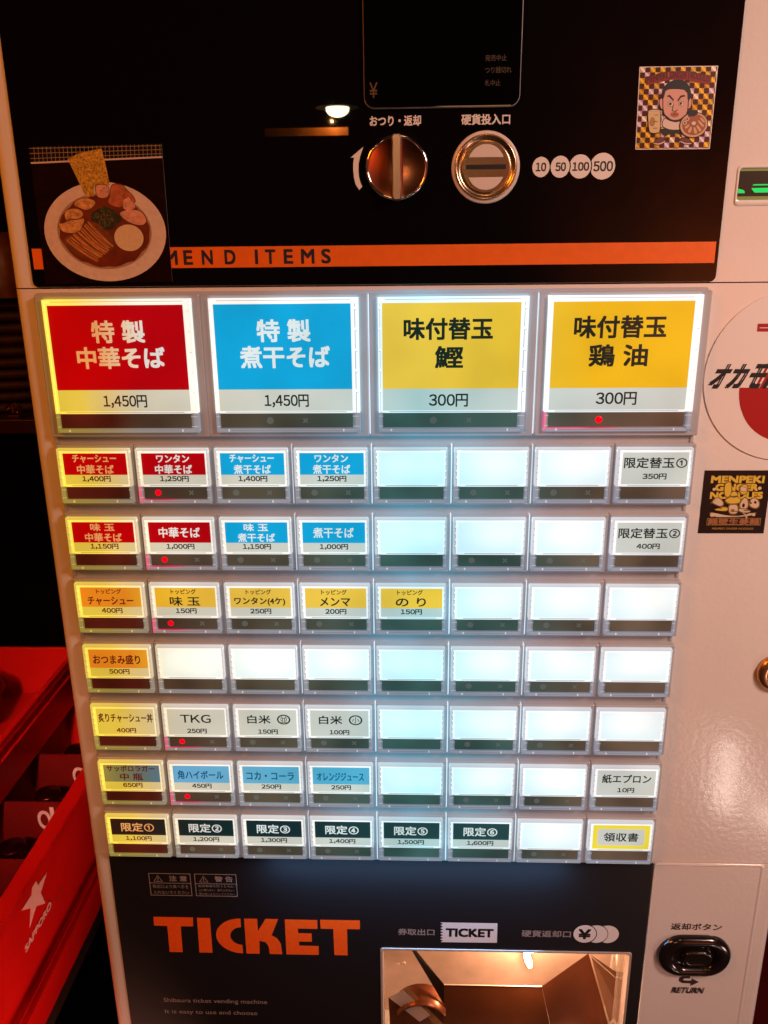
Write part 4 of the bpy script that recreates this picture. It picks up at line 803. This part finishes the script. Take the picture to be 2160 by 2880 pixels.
# small square black sticker under it
BL = {
  'ginger': [(378.86,-23.63),(379.17,-22.12),(380.72,-21.12),(382.01,-21.87),(382.45,-23.63),(382.8,-26.67),(382.37,-29.2),(381.04,-30.22),(379.76,-29.45),(379.02,-27.17)],
  'gi2': [(387.41,-25.15),(387.95,-23.64),(389.5,-22.63),(391.24,-23.13),(391.72,-25.15),(391.55,-27.68),(390.44,-28.44),(388.49,-28.19),(387.62,-26.92)],
  'mug': [(387.59,-24.64),(388.22,-23.89),(391.18,-24.65),(391.15,-26.41),(389.54,-26.92),(388.04,-26.41)],
  'body': [(382.73,-28.19),(384.24,-26.67),(386.27,-27.68),(386.6,-30.47),(388.61,-31.23),(388.19,-33.78),(383.41,-34.04),(381.93,-33.79),(379.83,-32.25),(381.13,-30.98),(383.0,-30.47)],
  'teeth': [(382.85,-29.2),(384.35,-29.71),(385.97,-29.2),(385.4,-30.47),(383.96,-30.47)],
  'pig': [(382.56,-35.06),(384.91,-34.55),(387.14,-35.06),(387.74,-38.14),(387.2,-39.68),(385.33,-40.2),(383.33,-39.68),(382.58,-37.37)],
  'snout': [(383.64,-38.14),(384.64,-37.37),(385.81,-38.14),(384.83,-39.04)],
  'shl': [(371.25,-35.32),(372.72,-33.28),(374.52,-34.3),(377.82,-35.83),(379.58,-34.3),(376.77,-30.73),(374.4,-30.98),(373.57,-32.26)],
  'bowlr': [(371.93,-39.43),(374.87,-39.69),(382.81,-41.49),(390.31,-41.48),(395.86,-39.42),(398.51,-39.41),(395.87,-41.48),(383.37,-42.13),(374.65,-42.14)],
  'nood': [(374.19,-37.89),(377.88,-36.35),(381.74,-36.34),(382.43,-38.14),(378.14,-38.66)],
  'nood2': [(388.13,-37.37),(391.48,-37.11),(395.52,-38.65),(392.51,-39.68),(388.77,-38.65)],
  'squid': [(388.49,-34.29),(389.45,-32.25),(390.89,-30.22),(392.52,-31.74),(393.19,-35.32),(392.44,-37.11),(389.04,-36.85)],
  'squidin': [(389.7,-35.32),(390.57,-33.53),(391.56,-34.8),(391.15,-36.34),(390.18,-36.34)],
  'chick': [(393.97,-33.78),(394.62,-31.23),(396.95,-30.73),(398.89,-32.76),(399.45,-35.31),(398.19,-36.85),(395.72,-36.34),(394.12,-35.06)],
  'eye1': [(396.07,-33.27),(396.9,-32.25),(397.99,-33.27),(397.17,-34.42)],
  'eye2': [(393.97,-33.78),(394.47,-33.02),(395.27,-33.65),(394.78,-34.55)],
  'fl1': [(371.86,-25.4),(372.73,-24.51),(373.97,-24.89),(373.87,-26.16),(372.72,-26.66)],
  'fl2': [(397.16,-24.65),(398.46,-23.64),(399.54,-24.65),(399.19,-25.66),(397.79,-25.91)],
  'fl3': [(372.1,-40.98),(372.93,-39.69),(374.65,-39.95),(374.85,-41.75),(373.18,-42.01)],
  'fl4': [(395.74,-40.45),(396.61,-39.67),(397.88,-40.19),(397.8,-41.47),(396.35,-41.48)],
  'tail': [(390.07,-39.42),(391.79,-39.68),(393.48,-41.74),(393.28,-44.06),(392.77,-43.8),(392.79,-41.99),(391.64,-40.45)],
}
k_ = MB(386, -52, ZF); SB = mat('sticker_black_vinyl', (0.010, 0.004, 0.003), 0.35); YL = mat('sticker_yellow_print', (0.62, 0.44, 0.04), 0.5); CRM = mat('sticker_cream_print', (0.60, 0.46, 0.30), 0.5); OLV = mat('sticker_gold_print', (0.34, 0.20, 0.03), 0.5)
k_.box(366.9, -52.0, ZF+.02, 404.1, -14.6, ZF+0.35, SB); z0 = ZF+0.35; L_[0] = 0
def lz(): L_[0] += 1; return z0+0.03+0.008*L_[0]
k_.text('MENPEKI', 385.7, -19.8, 29.2, 3.7, lz(), YL, 0.30); k_.text('GINGER', 385.7, -24.5, 23.4, 3.7, lz(), YL, 0.30); k_.text('NOODLES', 386.0, -29.2, 29.0, 3.6, lz(), YL, 0.30)
def bf(key, m, out=0.30, sm_=1):
    pts = smooth(BL[key], sm_)
    if out: k_.poly(grow(pts, out+.25), lz(), OLV); k_.poly(grow(pts, out), lz(), SB)
    k_.poly(pts, lz(), m)
for a in (('bowlr', CRM), ('shl', CRM), ('nood', YL), ('nood2', CRM), ('squid', CRM), ('squidin', SB, 0), ('chick', CRM), ('eye1', SB, 0), ('eye2', SB, 0), ('body', YL), ('teeth', CRM, .15), ('ginger', YL), ('gi2', YL), ('mug', CRM, .12), ('pig', CRM), ('snout', OLV, .15), ('fl1', CRM, 0), ('fl2', CRM, 0), ('fl3', CRM, 0), ('fl4', CRM, 0), ('tail', CRM, .1)): bf(*a)
for x0_, y0_, x1_, y1_ in ((372.5, -35.6, 378.6, -36.6), (373.0, -37.6, 380.0, -38.6), (391.0, -38.0, 398.6, -37.2), (391.4, -39.6, 397.8, -39.0), (375.0, -26.6, 376.4, -26.9), (383.2, -29.6, 386.6, -29.5), (384.6, -38.2, 387.4, -38.4)):
    k_.poly([(x0_, y0_), (x1_, y1_), (x1_, y1_-.38), (x0_, y0_-.38)], lz(), SB)
rectframe(k_, 370.9, -47.0, 401.3, -42.6, 0.28, lz(), OLV)
k_.text('麺壁生姜麺', 386.0, -44.8, 29.0, 3.5, lz(), mat('sticker_rust_print', (0.30, 0.12, 0.05), 0.5), 0.14); k_.text('MENPEKI GINGER NOODLES', 386.0, -49.0, 23.4, 1.2, lz(), OLV, 0.03)
k_.build('black_sticker', None, label='small square black sticker with yellow lettering and cartoon bowl, below the round sticker', cat='sticker')

# ------------------------------------------------------------------ beer crates
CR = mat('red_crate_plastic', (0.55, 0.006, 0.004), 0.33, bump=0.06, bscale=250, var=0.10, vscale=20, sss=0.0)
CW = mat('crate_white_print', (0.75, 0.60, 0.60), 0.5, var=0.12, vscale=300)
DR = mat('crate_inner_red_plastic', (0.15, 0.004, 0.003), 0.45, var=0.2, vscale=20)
BG = mat('brown_beer_glass', (0.020, 0.004, 0.001), 0.08, coat=0.5)
def crate(x0, x1, yb, yt, z0, z1, label, lip=12, holes=True, divs=None, divx=2, CR=CR):
    o = ((x0+x1)/2, yb, (z0+z1)/2); cr_ = thing('beer_crate', label, 'crate', o, 'red beer crates')
    m = MB(*o); t = 4.0; ta = 4.0
    # walls: outer tapered skin, inner skin
    m.loft([rr(x0+ta, x1-ta, z0+ta, z1-ta, 10, 4, 0), rr(x0, x1, z0, z1, 10, 4, 0), rr(x0, x1, z0, z1, 10, 4, 0)], CR) if False else None
    def ring(dx, y, r): return [(a, y, b) for a, b, _ in rr(x0+dx, x1-dx, z0+dx, z1-dx, r, 4, 0)]
    m.loft([ring(ta, yb, 10), ring(0, yt-9, 12), ring(-lip, yt-9, 16), ring(-lip, yt-1.5, 16), ring(-lip+1.5, yt, 15), ring(t-1, yt, 9), ring(t, yt-1, 9), ring(t+ta, yb+6, 8)], CR, smooth=False)
    m.add(ring(ta, yb+6, 8), [list(range(20))], CR)
    for yy in (yb+40, yb+52): m.loft([ring(ta*.8-.1, yy, 10), ring(-1.6, yy+1, 11), ring(-1.6, yy+3, 11), ring(ta*.8-.6, yy+4, 10)], CR, smooth=False)
    m.build('crate_body', cr_)
    for d_ in (divs or []):
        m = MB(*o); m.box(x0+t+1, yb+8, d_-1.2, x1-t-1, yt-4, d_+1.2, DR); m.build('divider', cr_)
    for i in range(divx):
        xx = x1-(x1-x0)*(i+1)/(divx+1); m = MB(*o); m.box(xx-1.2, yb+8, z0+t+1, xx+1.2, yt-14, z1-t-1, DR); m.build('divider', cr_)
    return cr_
cA = crate(-420, -130, -568, -395, -395, 40, 'lower red beer crate with a white star and SAPPORO on its side', divs=[-57, -136, -215, -294], divx=3)
star = [(-134.8, -413.2), (-140.9, -430.0), (-159.8, -431.9), (-144.0, -440.7), (-149.0, -457.4), (-133.3, -445.9), (-117.2, -454.8), (-123.4, -438.8), (-108.2, -427.4), (-127.9, -428.9)]
def onface(fn, name):
    """build in local (u = depth, v = height) then stand it on the crate's right side"""
    q = MB(-275, -568, -177); tmp = MB(); fn(tmp)
    for f, mi in zip(tmp.f, tmp.mi): pass
    slope = 4.0/164.0
    q.v = [(-130.0-slope*(-404.0-v)+0.35+w_, v, -u) for u, v, w_ in tmp.v]; q.f = tmp.f; q.mi = tmp.mi; q.mats = tmp.mats; q.sm = tmp.sm
    q.build(name, cA)
onface(lambda t: t.add([(-a, b, 0) for a, b in star]+[(133.6, -436.0, 0)], [(10, i, (i+1) % 10) for i in range(10)], CW), 'star_emblem')
def sap(t):
    t.text('SAPPORO', 132.5, -466.8, 53.0, 6.6, 0, CW, 0.35); t.text('D−10', 175.4, -471.0, 17.0, 3.6, 0, mat('crate_faint_print', (0.35, 0.06, 0.05), 0.5), 0.05)
onface(sap, 'crate_lettering')
# white letters on the first dividers inside
def divletter(zd, items):
    m = MB(-275, -568, -177)
    for ch, x, y, wd, ht in items: m.text(ch, x, y, wd, ht, zd+1.35, CW, 0.5)
    m.build('divider_lettering', cA)
divletter(-136, [('E', -181, -424, 12, 17)]); divletter(-57, [('t', -154, -440, 8, 17)]); divletter(-215, [('O', -154, -418, 12, 20), ('l', -145.5, -414, 3, 20)]); divletter(-294, [('O', -151, -424, 13, 20)])
bn = 0
for zc in (-96, -175, -254, -330):
    for xc in (-168, -238, -310):
        bn += 1; m = MB(xc, -560, zc); R2 = lambda r, y: [(xc+r*math.cos(2*math.pi*i/20), y, zc-r*math.sin(2*math.pi*i/20)) for i in range(20)]
        m.loft([R2(28, -560), R2(29, -555), R2(29, -470), R2(24, -450), R2(15, -440), R2(11.5, -424), R2(12, -422), R2(12, -419), R2(11, -418)], BG, cap0=True)
        b_ = m.build('beer_bottle', None, label='brown glass beer bottle standing in the lower red crate', cat='bottle', group='bottles in the lower crate')
        m = MB(xc, -560, zc); m.loft([R2(12.2, -421.0), R2(12.4, -417.4), R2(11.0, -416), R2(0.5, -415.6)], mat('crown_cap_metal', (0.05, 0.006, 0.003), 0.25, 0.8), cap1=True); m.build('crown_cap', b_)
cB = crate(-560, -186, -394.5, -332, -409+0, 10, 'upper red crate stacked behind the SAPPORO crate, holding a black bag', lip=1.2, divs=None, divx=0)
# black rubbish bag in the upper crate
m = MB(-300, -386, -330); BAGM = mat('black_bag_film', (0.004, 0.003, 0.003), 0.35, bump=0.3, bscale=40)
rg = []
for j in range(9):
    a = math.pi*j/8; rad = 78*math.sin(a)**.8+.1; yy = -352-34*math.cos(a); rg.append([(-316+rad*(1+.07*math.sin(5*t_+j))*math.cos(t_), yy, -322+rad*.8*math.sin(-t_)) for t_ in [2*math.pi*i/24 for i in range(24)]])
m.loft(rg[::-1], BAGM); m.build('black_bag', None, label='black plastic bag bulging in the upper red crate', cat='bag')
# dark bench under the crates
BEN = mat('dark_bench_wood', (0.012, 0.004, 0.003), 0.6, var=0.3, vscale=20)
be = thing('bench', 'dark low bench carrying the red crates beside the machine', 'bench', (-400, -1150, -180))
m = MB(-400, -1150, -180); m.box(-660, -600, -420, -140, -569, 80, BEN, 3); m.build('bench_top', be)
for x in (-640, -180):
    for z_ in (-400, 50): m = MB(-400, -1150, -180); m.box(x, -1150, z_, x+30, -600, z_+30, BEN); m.build('leg', be)
# crates low on the right
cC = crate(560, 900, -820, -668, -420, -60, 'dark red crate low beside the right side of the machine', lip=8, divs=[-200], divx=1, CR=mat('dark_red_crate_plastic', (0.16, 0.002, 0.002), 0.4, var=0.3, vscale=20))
cC['group'] = 'red beer crates'
m = MB(600, -1150, -200); m.box(548, -1150, -430, 910, -822, -50, BEN, 4); m.build('low_cabinet', None, label='dark low cabinet under the red crate on the right', cat='cabinet')

# ------------------------------------------------------------------ dark shelf behind, on the left
SH = mat('dark_shelf_wood', (0.05, 0.012, 0.004), 0.35, var=0.3, vscale=20)
m = MB(-500, -118, -700); m.box(-1200, -122, -1000, -60, -102, -600, SH, 2); m.box(-1200, -1150, -1000, -1170, -122, -960, SH); m.box(-90, -1150, -1000, -60, -122, -960, SH)
m.build('wall_shelf', None, label='dark wooden shelf in the gloom left of the machine', cat='shelf')
BK = mat('dark_wicker', (0.05, 0.010, 0.003), 0.6, bump=0.3, bscale=200, var=0.5, vscale=60)
bk = thing('wicker_basket', 'dark wicker basket on the shelf left of the machine', 'basket', (-380, -102, -720))
for j in range(9):
    m = MB(-380, -102, -720); y = -94+j*15; pts = []
    for i in range(40):
        t = 2*math.pi*i/40; r_ = 1+0.025*math.sin(20*t+j*math.pi); pts.append((-380+(135+j*2.4)*r_*math.cos(t), y, -730+(95+j*1.5)*r_*math.sin(t)))
    pts.append(pts[0]); m.tube(pts, 7.0, BK, 6, False); m.build('woven_band', bk)
m = MB(-380, -102, -720); m.box(-480, -101.9, -800, -280, -96, -660, BK); m.build('basket_base', bk)
m = MB(-310, -85, -600)
for a, b in (((-322, -87, -596), (-309, -79, -596)), ((-310, -85, -596), (-303, -86, -596))): m.tube([a, b], 2.4, CHROME, 8)
m.tube([(-322, -96, -604), (-309, -96, -604)], 6, CHROME, 8); m.tube([(-316, -100, -602), (-316, -83, -599)], 2, CHROME, 8)
m.build('metal_clip', None, label='small shiny metal clip on the shelf edge', cat='clip')
m = MB(-330, 60, -640); AM = mat('amber_bottle_glass', (0.25, 0.07, 0.015), 0.3, var=0.4, vscale=40)
R3 = lambda r, y: [(-345+r*math.cos(2*math.pi*i/24), y, -690-r*math.sin(2*math.pi*i/24)) for i in range(24)]
m.loft([R3(45, 48), R3(46, 60), R3(42, 95), R3(30, 125), R3(28, 130), R3(20, 128)], AM, cap0=True, cap1=True); m.build('amber_jar', None, label='amber jar on top of the dark basket', cat='jar')

# ------------------------------------------------------------------ pendant lamp that the black glass mirrors
pd = thing('pendant_lamp', 'pendant lamp with dark shade and white globe bulb hanging behind the viewer', 'lamp', (42, 372, 1474))
R4 = lambda r, y: [(42+r*math.cos(2*math.pi*i/32), y, 1474+r*math.sin(-2*math.pi*i/32)) for i in range(32)]
m = MB(42, 372, 1474); m.loft([R4(46, 388), R4(45, 392), R4(30, 430), R4(12, 448), R4(4, 452)], BLACKP, cap1=True); m.loft([R4(46, 388), R4(44, 388.5), R4(29, 429)], mat('shade_lining', (.02, .015, .01), .5)); m.build('lamp_shade', pd)
m = MB(42, 372, 1474); m.tube([(42, 451, 1474), (42, 1350, 1474)], 2, BLACKP, 8); m.build('cord', pd)
m = MB(42, 372, 1474); rg = []
for j in range(9):
    a = math.pi/2*j/8; rg.append(R4(25*math.cos(a)+.1, 386-16*math.sin(a)))
m.loft(rg[::-1]+[R4(25, 389), R4(.2, 389)], mat('white_bulb_glass', (1, 1, .9), .3, emit=(1.0, 0.88, 0.60), es=55)); m.build('bulb', pd)
m = MB(0, 340, 1474); m.box(-120, 338, 1502, 62, 354, 1512, mat('streak_rail_orange', (0.80, 0.24, 0.03), 0.5, var=.3, vscale=20)); m.build('added_streak_rail', None, label='added thin orange rail under the pendant lamp, mirrored as a streak', cat='rail')  # added rail whose mirror image makes the orange streak
pl = bpy.data.lights.new('added_rail_light', 'POINT'); pl.energy = 1.6; pl.color = (1.0, 0.50, 0.16); pl.shadow_soft_size = 0.0005  # added orange light that brightens the rail below the bulb
po = bpy.data.objects.new('added_rail_light', pl); COL.objects.link(po); po.location = wpos((30, 362, 1470))
